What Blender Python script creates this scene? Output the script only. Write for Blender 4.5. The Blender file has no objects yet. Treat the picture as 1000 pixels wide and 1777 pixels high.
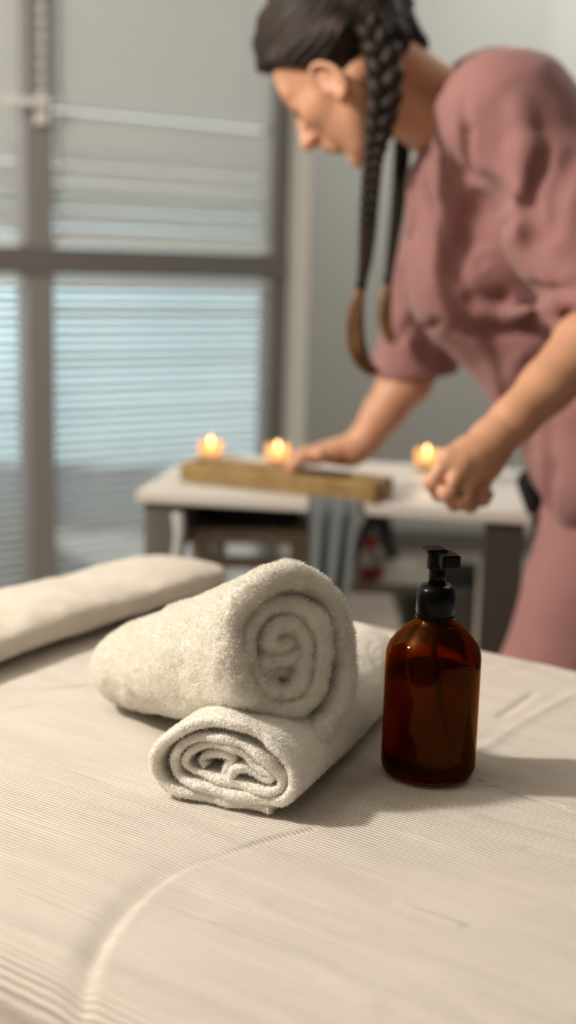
import bpy, bmesh, math
import numpy as np
from mathutils import Vector, Matrix

rng = np.random.default_rng(7)
scene = bpy.context.scene
COL = scene.collection

# ------------------------------------------------------------------ camera model (1000 x 1777)
F_PX = 2200.0
PITCH = math.atan(428 / F_PX)
ROLL = math.radians(1.6)
CAM = np.array([0.0, 0.0, 1.10])
cF = np.array([0, math.cos(PITCH), -math.sin(PITCH)])
_U = np.array([0, math.sin(PITCH), math.cos(PITCH)])
_R = np.array([1.0, 0, 0])
cR = math.cos(ROLL) * _R + math.sin(ROLL) * _U
cU = math.cos(ROLL) * _U - math.sin(ROLL) * _R


def ray(x, y):
    return cF * F_PX + cR * (x - 500) + cU * (888.5 - y)


def P(x, y, Y):
    """measured picture point at depth Y -> metres"""
    d = ray(x, y)
    return CAM + d * Y / d[1]


def Z(x, y, z):
    d = ray(x, y)
    return CAM + d * (z - CAM[2]) / d[2]


# ------------------------------------------------------------------ helpers
def unit(v):
    v = np.asarray(v, float)
    return v / (np.linalg.norm(v) + 1e-12)


def mesh_obj(name, V, Fc, mat=None, parent=None, smooth=True):
    me = bpy.data.meshes.new(name)
    V = np.asarray(V, dtype=np.float32)
    if isinstance(Fc, np.ndarray):
        n, k = Fc.shape
        me.vertices.add(len(V))
        me.vertices.foreach_set('co', V.ravel())
        me.loops.add(n * k)
        me.loops.foreach_set('vertex_index', Fc.astype(np.int32).ravel())
        me.polygons.add(n)
        me.polygons.foreach_set('loop_start', np.arange(0, n * k, k, dtype=np.int32))
        me.polygons.foreach_set('loop_total', np.full(n, k, dtype=np.int32))
        me.update(calc_edges=True)
        me.validate()
    else:
        me.from_pydata(V.tolist(), [], [list(map(int, f)) for f in Fc])
        me.update()
    if smooth:
        me.polygons.foreach_set('use_smooth', np.ones(len(me.polygons), dtype=bool))
    o = bpy.data.objects.new(name, me)
    COL.objects.link(o)
    if mat:
        me.materials.append(mat)
    if parent:
        o.parent = parent
        o.matrix_parent_inverse = Matrix.Identity(4)
        Mx = Matrix.Identity(4); q_ = parent
        while q_ is not None:
            Mx = Matrix.Translation(q_.location) @ q_.rotation_euler.to_matrix().to_4x4() @ Mx; q_ = q_.parent
        if Mx != Matrix.Identity(4):
            Mi = np.linalg.inv(np.array(Mx))
            W = np.c_[V, np.ones(len(V))] @ Mi.T
            me.vertices.foreach_set('co', W[:, :3].astype(np.float32).ravel())
            me.update()
    return o


def tag(o, label=None, cat=None, group=None, kind=None):
    if label: o['label'] = label
    if cat: o['category'] = cat
    if group: o['group'] = group
    if kind: o['kind'] = kind
    return o


def empty(name, loc, label=None, cat=None, group=None, rz=0.0):
    o = bpy.data.objects.new(name, None)
    o.empty_display_size = 0.05
    o.location = Vector([float(c) for c in loc])
    o.rotation_euler = (0, 0, rz)
    COL.objects.link(o)
    return tag(o, label, cat, group)


class MB:
    """collects shapes (world metres) for ONE mesh"""
    def __init__(s):
        s.V = []; s.F = []; s.n = 0

    def add(s, V, Fc):
        V = np.asarray(V, float)
        s.V.append(V)
        s.F += [[i + s.n for i in f] for f in Fc]
        s.n += len(V)
        return s

    def box(s, c, size, axes=None, bevel=0.0):
        bm = bmesh.new()
        bmesh.ops.create_cube(bm, size=1.0)
        for v in bm.verts:
            v.co = Vector((v.co.x * size[0], v.co.y * size[1], v.co.z * size[2]))
        if bevel > 0:
            bmesh.ops.bevel(bm, geom=bm.edges[:], offset=bevel, segments=2, affect='EDGES', profile=0.6)
        V = np.array([v.co[:] for v in bm.verts])
        Fc = [[v.index for v in f.verts] for f in bm.faces]
        bm.free()
        if axes is not None:
            V = V @ np.array(axes)
        return s.add(V + np.array(c), Fc)

    def lathe(s, prof, c=(0, 0, 0), n=48, axes=None, cap=True):
        V = []; Fc = []
        m = len(prof)
        for r, z in prof:
            for k in range(n):
                a = 2 * math.pi * k / n
                V.append((r * math.cos(a), r * math.sin(a), z))
        for i in range(m - 1):
            for k in range(n):
                k2 = (k + 1) % n
                Fc.append([i * n + k, i * n + k2, (i + 1) * n + k2, (i + 1) * n + k])
        if cap:
            if prof[0][0] > 1e-5: Fc.append(list(range(n))[::-1])
            if prof[-1][0] > 1e-5: Fc.append([(m - 1) * n + k for k in range(n)])
        V = np.array(V)
        if axes is not None:
            V = V @ np.array(axes)
        return s.add(V + np.array(c), Fc)

    def tube(s, pts, rad, n=10, cap=True):
        pts = np.array(pts, float)
        m = len(pts)
        rad = np.full(m, rad) if np.isscalar(rad) else np.array(rad, float)
        T = np.gradient(pts, axis=0)
        T /= np.linalg.norm(T, axis=1)[:, None] + 1e-12
        ref = np.array([0, 0, 1.0]) if abs(T[0][2]) < 0.9 else np.array([1.0, 0, 0])
        N = unit(np.cross(T[0], ref))
        V = []
        for i in range(m):
            N = unit(N - T[i] * (N @ T[i]))
            B = np.cross(T[i], N)
            for k in range(n):
                a = 2 * math.pi * k / n
                V.append(pts[i] + rad[i] * (math.cos(a) * N + math.sin(a) * B))
        Fc = []
        for i in range(m - 1):
            for k in range(n):
                k2 = (k + 1) % n
                Fc.append([i * n + k, i * n + k2, (i + 1) * n + k2, (i + 1) * n + k])
        if cap:
            Fc.append(list(range(n))[::-1]); Fc.append([(m - 1) * n + k for k in range(n)])
        return s.add(V, Fc)

    def build(s, name, mat, parent=None, smooth=False, auto=False):
        o = mesh_obj(name, np.concatenate(s.V), s.F, mat, parent, smooth)
        return o


def catmull(pts, n=12):
    pts = np.array(pts, float)
    p = np.vstack([2 * pts[0] - pts[1], pts, 2 * pts[-1] - pts[-2]])
    out = []
    for i in range(1, len(p) - 2):
        t = np.linspace(0, 1, n, endpoint=False)[:, None]
        a, b, c, d = p[i - 1], p[i], p[i + 1], p[i + 2]
        out.append(0.5 * (2 * b + (c - a) * t + (2 * a - 5 * b + 4 * c - d) * t**2 + (-a + 3 * b - 3 * c + d) * t**3))
    out.append(pts[-1][None])
    return np.vstack(out)


# numpy value noise ------------------------------------------------
_perm = rng.random((32, 32, 32))


def vnoise(p, scale=1.0):
    q = np.asarray(p) * scale
    i = np.floor(q).astype(int)
    f = q - i
    f = f * f * (3 - 2 * f)
    out = 0
    for dx in (0, 1):
        for dy in (0, 1):
            for dz in (0, 1):
                w = (f[..., 0] if dx else 1 - f[..., 0]) * (f[..., 1] if dy else 1 - f[..., 1]) * (f[..., 2] if dz else 1 - f[..., 2])
                out = out + w * _perm[(i[..., 0] + dx) % 32, (i[..., 1] + dy) % 32, (i[..., 2] + dz) % 32]
    return out * 2 - 1


# signed distance modelling + surface nets ---------------------------
class Field:
    def __init__(s, lo, hi, h):
        s.lo = np.array(lo, float); s.h = h
        s.shape = tuple(np.ceil((np.array(hi) - s.lo) / h).astype(int) + 1)
        s.F = np.full(s.shape, 1.0, dtype=np.float32)

    def _sl(s, lo, hi):
        a = np.clip(np.floor((np.array(lo) - s.lo) / s.h).astype(int), 0, np.array(s.shape))
        b = np.clip(np.ceil((np.array(hi) - s.lo) / s.h).astype(int) + 1, 0, np.array(s.shape))
        sl = tuple(slice(x, y) for x, y in zip(a, b))
        ax = [s.lo[k] + s.h * np.arange(a[k], b[k]) for k in range(3)]
        return sl, np.stack(np.meshgrid(*ax, indexing='ij'), -1)

    def op(s, lo, hi, fn, k, mode='add'):
        sl, p = s._sl(lo, hi)
        if p.size == 0: return
        d = fn(p)
        a = s.F[sl]
        if mode == 'add':
            h = np.clip(0.5 + 0.5 * (a - d) / k, 0, 1)
            s.F[sl] = a * (1 - h) + d * h - k * h * (1 - h)
        elif mode == 'sub':
            d = -d
            h = np.clip(0.5 - 0.5 * (a - d) / k, 0, 1)
            s.F[sl] = a * (1 - h) + d * h + k * h * (1 - h)
        elif mode == 'disp':
            s.F[sl] = a + d

    def cap(s, a, b, ra, rb=None, k=0.01, mode='add', sq=None):
        a = np.array(a, float); b = np.array(b, float)
        rb = ra if rb is None else rb
        ab = b - a
        L2 = ab @ ab + 1e-12

        def fn(p):
            v = p - a
            t = np.clip(v @ ab / L2, 0, 1)
            q = v - t[..., None] * ab
            if sq is not None:      # squash along a direction: (dir, factor>1 = thinner)
                dv, fac = sq
                dv = unit(dv)
                c = q @ dv
                q = q + (fac - 1) * c[..., None] * dv
            return np.linalg.norm(q, axis=-1) - (ra + (rb - ra) * t)
        m = max(ra, rb) + 2.2 * k + 2 * s.h
        s.op(np.minimum(a, b) - m, np.maximum(a, b) + m, fn, k, mode)
        return s

    def chain(s, pts, rads, k=0.01, mode='add', sq=None):
        for i in range(len(pts) - 1):
            s.cap(pts[i], pts[i + 1], rads[i], rads[i + 1], k, mode, sq)

    def ell(s, c, r, axes=None, k=0.01, mode='add'):
        c = np.array(c, float); r = np.array(r, float)
        A = np.eye(3) if axes is None else np.array(axes)   # rows = local axes in world

        def fn(p):
            q = (p - c) @ A.T
            k0 = np.linalg.norm(q / r, axis=-1)
            k1 = np.linalg.norm(q / (r * r), axis=-1) + 1e-9
            return k0 * (k0 - 1) / k1
        m = r.max() + 2.2 * k + 2 * s.h
        s.op(c - m, c + m, fn, k, mode)
        return s

    def disp(s, fn):
        s.op(s.lo, s.lo + s.h * np.array(s.shape), fn, 1, 'disp')

    def blur(s, n=1):
        for _ in range(n):
            for ax in range(3):
                s.F = (np.roll(s.F, 1, ax) + 2 * s.F + np.roll(s.F, -1, ax)) / 4

    def mesh(s):
        F = s.F
        S = F < 0
        nx, ny, nz = F.shape
        cs = np.zeros((nx - 1, ny - 1, nz - 1), dtype=np.int8)
        for dx in (0, 1):
            for dy in (0, 1):
                for dz in (0, 1):
                    cs += S[dx:nx - 1 + dx, dy:ny - 1 + dy, dz:nz - 1 + dz]
        act = (cs > 0) & (cs < 8)
        idx = -np.ones(act.shape, dtype=np.int64)
        cells = np.argwhere(act)
        idx[act] = np.arange(len(cells))
        acc = np.zeros((len(cells), 3)); cnt = np.zeros(len(cells))
        cor = [(a, b, c) for a in (0, 1) for b in (0, 1) for c in (0, 1)]
        for i, c0 in enumerate(cor):
            for c1 in cor[i + 1:]:
                if sum(abs(x - y) for x, y in zip(c0, c1)) != 1: continue
                f0 = F[cells[:, 0] + c0[0], cells[:, 1] + c0[1], cells[:, 2] + c0[2]]
                f1 = F[cells[:, 0] + c1[0], cells[:, 1] + c1[1], cells[:, 2] + c1[2]]
                m = (f0 < 0) != (f1 < 0)
                t = np.where(m, f0 / np.where(m, f0 - f1, 1), 0)
                pt = np.array(c0) + t[:, None] * (np.array(c1) - np.array(c0))
                acc[m] += pt[m]; cnt[m] += 1
        V = s.lo + s.h * (cells + acc / cnt[:, None])
        quads = []
        for ax in range(3):
            u, v = (ax + 1) % 3, (ax + 2) % 3
            a = np.moveaxis(S, ax, 0)
            e = a[:-1] != a[1:]
            e = np.moveaxis(e, 0, ax)
            ii = np.argwhere(e)
            ok = (ii[:, u] > 0) & (ii[:, v] > 0) & (ii[:, u] < F.shape[u] - 1) & (ii[:, v] < F.shape[v] - 1)
            ii = ii[ok]
            eu = np.zeros(3, int); eu[u] = 1
            ev = np.zeros(3, int); ev[v] = 1
            g = lambda o: idx[o[:, 0], o[:, 1], o[:, 2]]
            q = np.stack([g(ii - eu - ev), g(ii - ev), g(ii), g(ii - eu)], 1)
            inside = S[ii[:, 0], ii[:, 1], ii[:, 2]]
            q[~inside] = q[~inside][:, ::-1]
            quads.append(q)
        Q = np.concatenate(quads)
        Q = Q[(Q >= 0).all(1)]
        return V, Q


def join_meshes(parts):
    V = []; Q = []; n = 0
    for v, q in parts:
        V.append(v); Q.append(q + n); n += len(v)
    return np.concatenate(V), np.concatenate(Q)


# ------------------------------------------------------------------ materials
def principled(name, col, rough=0.6, **kw):
    m = bpy.data.materials.new(name)
    m.use_nodes = True
    nt = m.node_tree
    b = nt.nodes['Principled BSDF']
    b.inputs['Base Color'].default_value = (*col, 1)
    b.inputs['Roughness'].default_value = rough
    for k, v in kw.items():
        key = {'metal': 'Metallic', 'trans': 'Transmission Weight', 'ior': 'IOR', 'sss': 'Subsurface Weight',
               'sheen': 'Sheen Weight', 'spec': 'Specular IOR Level', 'coat': 'Coat Weight', 'alpha': 'Alpha'}[k]
        b.inputs[key].default_value = v
    return m


def N(nt, typ, **kw):
    n = nt.nodes.new(typ)
    for k, v in kw.items():
        if k in n.inputs: n.inputs[k].default_value = v
        else: setattr(n, k, v)
    return n


def noise_color(m, c1, c2, scale=8, detail=4, coord='Object', stretch=(1, 1, 1), lo=0.35, hi=0.65):
    nt = m.node_tree
    b = nt.nodes['Principled BSDF']
    tc = N(nt, 'ShaderNodeTexCoord'); mp = N(nt, 'ShaderNodeMapping')
    mp.inputs['Scale'].default_value = stretch
    nz = N(nt, 'ShaderNodeTexNoise', Scale=scale, Detail=detail)
    cr = N(nt, 'ShaderNodeValToRGB')
    cr.color_ramp.elements[0].position = lo; cr.color_ramp.elements[1].position = hi
    cr.color_ramp.elements[0].color = (*c1, 1); cr.color_ramp.elements[1].color = (*c2, 1)
    nt.links.new(tc.outputs[coord], mp.inputs[0]); nt.links.new(mp.outputs[0], nz.inputs['Vector'])
    nt.links.new(nz.outputs['Fac'], cr.inputs[0]); nt.links.new(cr.outputs[0], b.inputs['Base Color'])
    return m


def bump(m, scale=400, strength=0.3, dist=0.001, detail=2, stretch=(1, 1, 1), rot=(0, 0, 0), kind='noise'):
    nt = m.node_tree
    b = nt.nodes['Principled BSDF']
    tc = N(nt, 'ShaderNodeTexCoord'); mp = N(nt, 'ShaderNodeMapping')
    mp.inputs['Scale'].default_value = stretch
    mp.inputs['Rotation'].default_value = rot
    nt.links.new(tc.outputs['Object'], mp.inputs[0])
    if kind == 'noise':
        t = N(nt, 'ShaderNodeTexNoise', Scale=scale, Detail=detail)
    else:
        t = N(nt, 'ShaderNodeTexWave', Scale=scale, Distortion=kind)
        t.bands_direction = 'Y'
    nt.links.new(mp.outputs[0], t.inputs['Vector'])
    bp = N(nt, 'ShaderNodeBump', Strength=strength, Distance=dist)
    nt.links.new(t.outputs['Fac'], bp.inputs['Height'])
    if b.inputs['Normal'].links:
        nt.links.new(b.inputs['Normal'].links[0].from_socket, bp.inputs['Normal'])
    nt.links.new(bp.outputs[0], b.inputs['Normal'])
    return m


M = {}
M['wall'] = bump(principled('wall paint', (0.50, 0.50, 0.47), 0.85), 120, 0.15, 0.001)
M['wall_low_bounce'] = bump(principled('low bounce wall paint', (0.20, 0.18, 0.155), 0.85), 120, 0.15, 0.001)  # unseen walls coloured darker to cut the bounced light
M['ceiling'] = bump(principled('ceiling paint', (0.50, 0.49, 0.46), 0.9), 120, 0.1, 0.001)
M['floor'] = noise_color(principled('floor laminate', (0.42, 0.36, 0.30), 0.45), (0.27, 0.225, 0.185), (0.36, 0.31, 0.26), 3, 6, stretch=(1, 9, 1))
bump(M['floor'], 30, 0.1, 0.001, stretch=(1, 9, 1))
M['base'] = principled('baseboard paint', (0.14, 0.135, 0.125), 0.5)
M['frame'] = bump(principled('window frame', (0.15, 0.145, 0.14), 0.45), 60, 0.05, 0.001)
M['post'] = bump(principled('window post', (0.24, 0.23, 0.225), 0.45), 60, 0.05, 0.001)
M['plastic_white'] = principled('white plastic', (0.75, 0.75, 0.72), 0.35)
M['metal'] = bump(principled('brushed metal', (0.55, 0.56, 0.57), 0.35, metal=1.0), 300, 0.1, 0.0005)
M['terry'] = noise_color(principled('terry cotton', (0.83, 0.80, 0.73), 0.95, sheen=0.25), (0.86, 0.84, 0.78), (0.92, 0.90, 0.84), 30, 3)
bump(M['terry'], 420, 0.9, 0.0016, 3)
M['terry_flat'] = noise_color(principled('flat cotton', (0.80, 0.77, 0.70), 0.95, sheen=0.25), (0.70, 0.675, 0.60), (0.80, 0.775, 0.70), 30, 3)
m = bpy.data.materials.new('terry pile'); m.use_nodes = True
nt = m.node_tree; nt.nodes.remove(nt.nodes['Principled BSDF'])
df = N(nt, 'ShaderNodeBsdfDiffuse'); df.inputs[0].default_value = (0.93, 0.91, 0.85, 1)
tl = N(nt, 'ShaderNodeBsdfTranslucent'); tl.inputs[0].default_value = (0.94, 0.92, 0.87, 1)
mx = N(nt, 'ShaderNodeMixShader'); mx.inputs[0].default_value = 0.5
nt.links.new(df.outputs[0], mx.inputs[1]); nt.links.new(tl.outputs[0], mx.inputs[2]); nt.links.new(mx.outputs[0], nt.nodes['Material Output'].inputs[0])
M['pile'] = m
M['pad'] = noise_color(principled('pad fleece', (0.70, 0.65, 0.56), 0.95, sheen=0.3), (0.60, 0.555, 0.475), (0.68, 0.63, 0.54), 25, 4)
bump(M['pad'], 500, 0.5, 0.0015)
M['wood'] = noise_color(principled('honey wood', (0.42, 0.27, 0.11), 0.5), (0.24, 0.15, 0.05), (0.35, 0.23, 0.09), 6, 5, stretch=(2, 14, 14))
M['wood_pale'] = noise_color(principled('pale wood', (0.55, 0.48, 0.38), 0.55), (0.36, 0.31, 0.24), (0.46, 0.40, 0.32), 6, 5, stretch=(14, 2, 2))
M['desk'] = bump(principled('desk laminate', (0.62, 0.60, 0.56), 0.45), 80, 0.05, 0.0005)
M['desk_side'] = noise_color(principled('grey brown panel', (0.12, 0.11, 0.10), 0.6), (0.10, 0.095, 0.085), (0.14, 0.13, 0.115), 5, 4, stretch=(8, 8, 1))
M['dark'] = bump(principled('dark panel', (0.04, 0.036, 0.03), 0.6), 100, 0.1, 0.001)
M['black'] = bump(principled('black fabric', (0.006, 0.006, 0.007), 0.8), 200, 0.3, 0.001)
M['black_plastic'] = bump(principled('black gloss plastic', (0.002, 0.002, 0.002), 0.22, spec=0.12), 40, 0.02, 0.0005)
M['grey_cloth'] = bump(principled('blue grey cloth', (0.12, 0.14, 0.15), 0.9), 300, 0.3, 0.001)
M['cable'] = principled('pale cable', (0.45, 0.47, 0.47), 0.5)
M['red'] = principled('red plastic', (0.45, 0.02, 0.025), 0.4)
M['bottle_white'] = principled('white bottle plastic', (0.62, 0.62, 0.58), 0.4)
M['wax'] = principled('candle wax', (0.85, 0.78, 0.62), 0.5, sss=0.2)
M['skin'] = noise_color(principled('skin', (0.55, 0.31, 0.205), 0.5, sss=0.12), (0.58, 0.295, 0.18), (0.64, 0.345, 0.215), 14, 3)
M['skin'].node_tree.nodes['Principled BSDF'].inputs['Subsurface Radius'].default_value = (0.02, 0.008, 0.004)
bump(M['skin'], 350, 0.12, 0.0006)
M['lip'] = principled('lip', (0.50, 0.20, 0.15), 0.45)
M['tunic'] = noise_color(principled('pink cotton', (0.47, 0.235, 0.225), 0.85, sheen=0.15), (0.29, 0.137, 0.132), (0.34, 0.164, 0.158), 5, 3)
bump(M['tunic'], 700, 0.25, 0.0006)
M['hair'] = noise_color(principled('dark brown hair', (0.02, 0.012, 0.008), 0.55, spec=0.3), (0.006, 0.0035, 0.0025), (0.026, 0.014, 0.009), 60, 3, stretch=(1, 1, 0.3))
bump(M['hair'], 200, 0.4, 0.001, stretch=(1, 1, 0.15))
M['hair_tip'] = noise_color(principled('light brown hair ends', (0.17, 0.095, 0.04), 0.42), (0.12, 0.062, 0.022), (0.24, 0.135, 0.055), 60, 3, stretch=(1, 1, 0.3))
M['shoe'] = principled('white clog', (0.7, 0.7, 0.68), 0.4)
M['eye'] = principled('eye', (0.5, 0.48, 0.45), 0.2)
M['steel_dark'] = principled('dark steel', (0.08, 0.08, 0.085), 0.4, metal=0.6)
M['facade'] = noise_color(principled('outdoor facade', (0.5, 0.66, 0.70), 0.9), (0.52, 0.68, 0.72), (0.72, 0.84, 0.86), 0.9, 3)
M['asphalt'] = noise_color(principled('asphalt', (0.05, 0.055, 0.06), 0.9), (0.04, 0.045, 0.05), (0.07, 0.075, 0.08), 6, 4)
M['bed_leg'] = M['wood']

# bed cover : fine ribs along the length of the table plus weave
m = noise_color(principled('ribbed cover', (0.66, 0.59, 0.50), 0.92, sheen=0.2), (0.63, 0.575, 0.51), (0.69, 0.635, 0.565), 12, 4, stretch=(1, 4, 1))
bump(m, 900, 0.35, 0.0006, 2, stretch=(1, 1, 1))
bump(m, 150, 0.7, 0.0011, 2, stretch=(0.04, 3.0, 0.3))
bump(m, 98, 0.85, 0.0011, kind=1.2)
M['cover'] = m


def glass(name, col, rough=0.0, ior=1.45):
    m = bpy.data.materials.new(name); m.use_nodes = True
    nt = m.node_tree
    for n in list(nt.nodes):
        if n.type == 'BSDF_PRINCIPLED': nt.nodes.remove(n)
    g = N(nt, 'ShaderNodeBsdfGlass', Roughness=rough, IOR=ior)
    g.inputs['Color'].default_value = (*col, 1)
    nt.links.new(g.outputs[0], nt.nodes['Material Output'].inputs[0])
    return m


M['amber'] = glass('amber glass', (0.54, 0.235, 0.06), 0.0, 1.48)
M['oil'] = glass('amber liquid', (0.64, 0.38, 0.16), 0.0, 1.33)
M['tube'] = principled('dip tube plastic', (0.30, 0.20, 0.12), 0.4)
M['clear'] = glass('clear glass', (0.95, 0.95, 0.93), 0.02, 1.45)
# frosted candle cup: glass that scatters the flame's light
m = bpy.data.materials.new('frosted glass'); m.use_nodes = True
nt = m.node_tree; nt.nodes.remove(nt.nodes['Principled BSDF'])
tl = N(nt, 'ShaderNodeBsdfTranslucent'); tl.inputs[0].default_value = (0.95, 0.70, 0.42, 1)
gl = N(nt, 'ShaderNodeBsdfGlass', Roughness=0.3, IOR=1.3)
mx = N(nt, 'ShaderNodeMixShader'); mx.inputs[0].default_value = 0.5
nt.links.new(tl.outputs[0], mx.inputs[1]); nt.links.new(gl.outputs[0], mx.inputs[2]); nt.links.new(mx.outputs[0], nt.nodes['Material Output'].inputs[0])
M['frost'] = m
m = bpy.data.materials.new('flame'); m.use_nodes = True
nt = m.node_tree; nt.nodes.remove(nt.nodes['Principled BSDF'])
em = N(nt, 'ShaderNodeEmission', Strength=12.0); em.inputs[0].default_value = (1.0, 0.55, 0.2, 1)
nt.links.new(em.outputs[0], nt.nodes['Material Output'].inputs[0])
M['flame'] = m
# blind slats: thin pale plastic that lets some daylight through
m = bpy.data.materials.new('blind slat'); m.use_nodes = True
nt = m.node_tree; nt.nodes.remove(nt.nodes['Principled BSDF'])
df = N(nt, 'ShaderNodeBsdfDiffuse'); df.inputs[0].default_value = (0.82, 0.82, 0.78, 1)
tl = N(nt, 'ShaderNodeBsdfTranslucent'); tl.inputs[0].default_value = (0.80, 0.80, 0.78, 1)
mx = N(nt, 'ShaderNodeMixShader'); mx.inputs[0].default_value = 0.42
nt.links.new(df.outputs[0], mx.inputs[1]); nt.links.new(tl.outputs[0], mx.inputs[2]); nt.links.new(mx.outputs[0], nt.nodes['Material Output'].inputs[0])
M['slat'] = m

# ================================================================== THE ROOM
CH = 2.6


def struct(mb, name, mat, smooth=False):
    o = mb.build(name, mat, None, smooth)
    o['kind'] = 'structure'
    return o


struct(MB().box((0, 1.6, -0.03), (5.6, 7.0, 0.06)), 'floor', M['floor'])
struct(MB().box((0, 1.6, CH + 0.03), (5.6, 7.0, 0.06)), 'ceiling', M['ceiling'])
WY = 4.9
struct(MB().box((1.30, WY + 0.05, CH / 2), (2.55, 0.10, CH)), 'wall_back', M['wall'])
struct(MB().box((2.55, 1.9, CH / 2), (0.10, 6.2, CH)), 'wall_right', M['wall_low_bounce'])
struct(MB().box((0, -1.25, CH / 2), (5.2, 0.10, CH)), 'wall_front', M['wall_low_bounce'])
struct(MB().box((-2.55, 0.25, CH / 2), (0.10, 3.1, CH)), 'wall_left', M['wall_low_bounce'])
struct(MB().box((1.30, WY - 0.008, 0.045), (2.45, 0.016, 0.09)), 'baseboard_back', M['base'])

# window wall (turned 35 degrees)
wd = np.array([math.cos(math.radians(35)), math.sin(math.radians(35)), 0])
wn = np.array([wd[1], -wd[0], 0])            # into the room
W0 = np.array([-0.68, 3.0, 0])
WAX = [wd, -wn, (0, 0, 1)]


def wp(t, z, off=0.0):
    """point on the window wall, off = metres into the room"""
    return W0 + wd * t + wn * off + np.array([0, 0, z])


def wbox(mb, t0, t1, z0, z1, o0, o1, bevel=0.0):
    c = wp((t0 + t1) / 2, (z0 + z1) / 2, (o0 + o1) / 2)
    return mb.box(c, (t1 - t0, abs(o1 - o0), z1 - z0), WAX, bevel)


WL, WR, WB, WT = -1.35, 0.815, 0.08, 2.25
w = MB()
wbox(w, WR, 0.885, 0, CH, -0.10, 0)
wbox(w, -2.3, WL, 0, CH, -0.10, 0)
wbox(w, WL, WR, WT, CH, -0.10, 0)
wbox(w, WL, WR, 0, WB, -0.10, 0)
struct(w, 'wall_window', M['wall'])
struct(MB().box((0.0, 4.20, CH / 2), (0.08, 1.45, CH)), 'wall_return', M['wall'])

# frame: two columns, each with an upper and a lower sash
TM = 0.10
ZC = 1.095
fr = empty('window_1', wp(0, 0), None, None)
fr['kind'] = 'structure'
f = MB()
for (a, b) in ((WL, WL + 0.05), (WR - 0.05, WR)):
    wbox(f, a, b, WB, WT, -0.075, -0.008, 0.004)
for (a, b) in ((WB, WB + 0.05), (WT - 0.05, WT)):
    wbox(f, WL + 0.002, WR - 0.002, a, b, -0.07, -0.012, 0.004)
wbox(f, WL + 0.002, WR - 0.002, ZC - 0.034, ZC + 0.034, -0.078, -0.004, 0.004)
f.build('window_frame', M['frame'], fr)
f = MB(); wbox(f, TM - 0.035, TM + 0.035, WB + 0.002, WT - 0.002, -0.077, -0.008, 0.004)
f.build('window_post', M['post'], fr)
g = MB()
wbox(g, WL + 0.02, TM - 0.02, WB + 0.02, ZC - 0.02, -0.055, -0.051)
wbox(g, TM + 0.02, WR - 0.02, WB + 0.02, ZC - 0.02, -0.055, -0.051)
wbox(g, WL + 0.02, TM - 0.02, ZC + 0.02, WT - 0.02, -0.055, -0.051)
wbox(g, TM + 0.02, WR - 0.02, ZC + 0.02, WT - 0.02, -0.055, -0.051)
g.build('window_pane', M['clear'], fr)
h = MB()
hp = wp(TM, 1.40, 0.0)
h.box(wp(TM, 1.435, 0.0), (0.028, 0.02, 0.06), WAX, 0.003)
h.box(wp(TM - 0.04, 1.45, 0.018), (0.105, 0.014, 0.018), WAX, 0.003)
h.build('window_handle', M['plastic_white'], fr)


def blind(t0, t1, z0, z1, tilt, label, n_seed, bands=()):
    root = empty('venetian_blind', wp((t0 + t1) / 2, z0, -0.03), label, 'blind', 'venetian blinds on the window sashes')
    sl = MB()
    pitch = 0.0205
    nz = int((z1 - z0 - 0.022) / pitch) + 1
    wdt = 0.025
    for i in range(nz):
        zc = z0 + 0.015 + i * pitch
        a = tilt + rng.normal(0, 0.02)
        for (zb0, zb1, ta) in bands:
            if zb0 < zc < zb1: a = math.radians(ta) + rng.normal(0, 0.04)
        prof = []
        for q in np.linspace(-0.5, 0.5, 5):
            o = q * wdt
            crown = 0.0016 * (1 - (2 * q) ** 2)
            # q axis: into the room direction, rotated by tilt
            prof.append((o * math.cos(a) - crown * math.sin(a), o * math.sin(a) + crown * math.cos(a)))
        V = []
        sag = rng.normal(0, 0.0006)
        for t in (t0, t0 + (t1 - t0) / 3, t0 + 2 * (t1 - t0) / 3, t1):
            for (o, z) in prof:
                V.append(wp(t, zc + z + sag, -0.024 + o * 0.9))
        Fc = []
        for j in range(3):
            for k in range(4):
                Fc.append([j * 5 + k, j * 5 + k + 1, (j + 1) * 5 + k + 1, (j + 1) * 5 + k])
        sl.add(V, Fc)
    sl.build('slats', M['slat'], root, True)
    r = MB(); wbox(r, t0, t1, z1 - 0.018, z1, -0.038, -0.012, 0.002); r.build('head_rail', M['plastic_white'], root)
    r = MB(); wbox(r, t0, t1, z0, z0 + 0.01, -0.036, -0.014, 0.002); r.build('bottom_rail', M['plastic_white'], root)
    for tt in (t0 + 0.12, t1 - 0.12):
        c = MB().tube([wp(tt, z0 + 0.01, -0.012), wp(tt, z1 - 0.02, -0.012)], 0.0007, 6)
        c.build('ladder_cord', M['plastic_white'], root, True)
    return root


blind(TM + 0.042, WR - 0.052, ZC + 0.036, WT - 0.055, math.radians(66), 'pale slatted blind drawn nearly closed over the upper window pane beside the wall', 0, ((1.425, 1.47, 38), (1.29, 1.37, 48), (1.17, 1.27, 50), (1.0, 1.17, 52)))
blind(TM + 0.042, WR - 0.052, WB + 0.055, ZC - 0.036, math.radians(38), 'slatted blind over the tall lower pane glowing blue behind the white side table', 1)
blind(WL + 0.052, TM - 0.042, ZC + 0.036, WT - 0.055, math.radians(66), 'pale slatted blind over the upper pane at the far left edge, beside the bead chain', 2, ((1.0, 1.37, 50),))
blind(WL + 0.052, TM - 0.042, WB + 0.055, ZC - 0.036, math.radians(35), 'slatted blind over the lower pane at the far left edge', 3)

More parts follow.
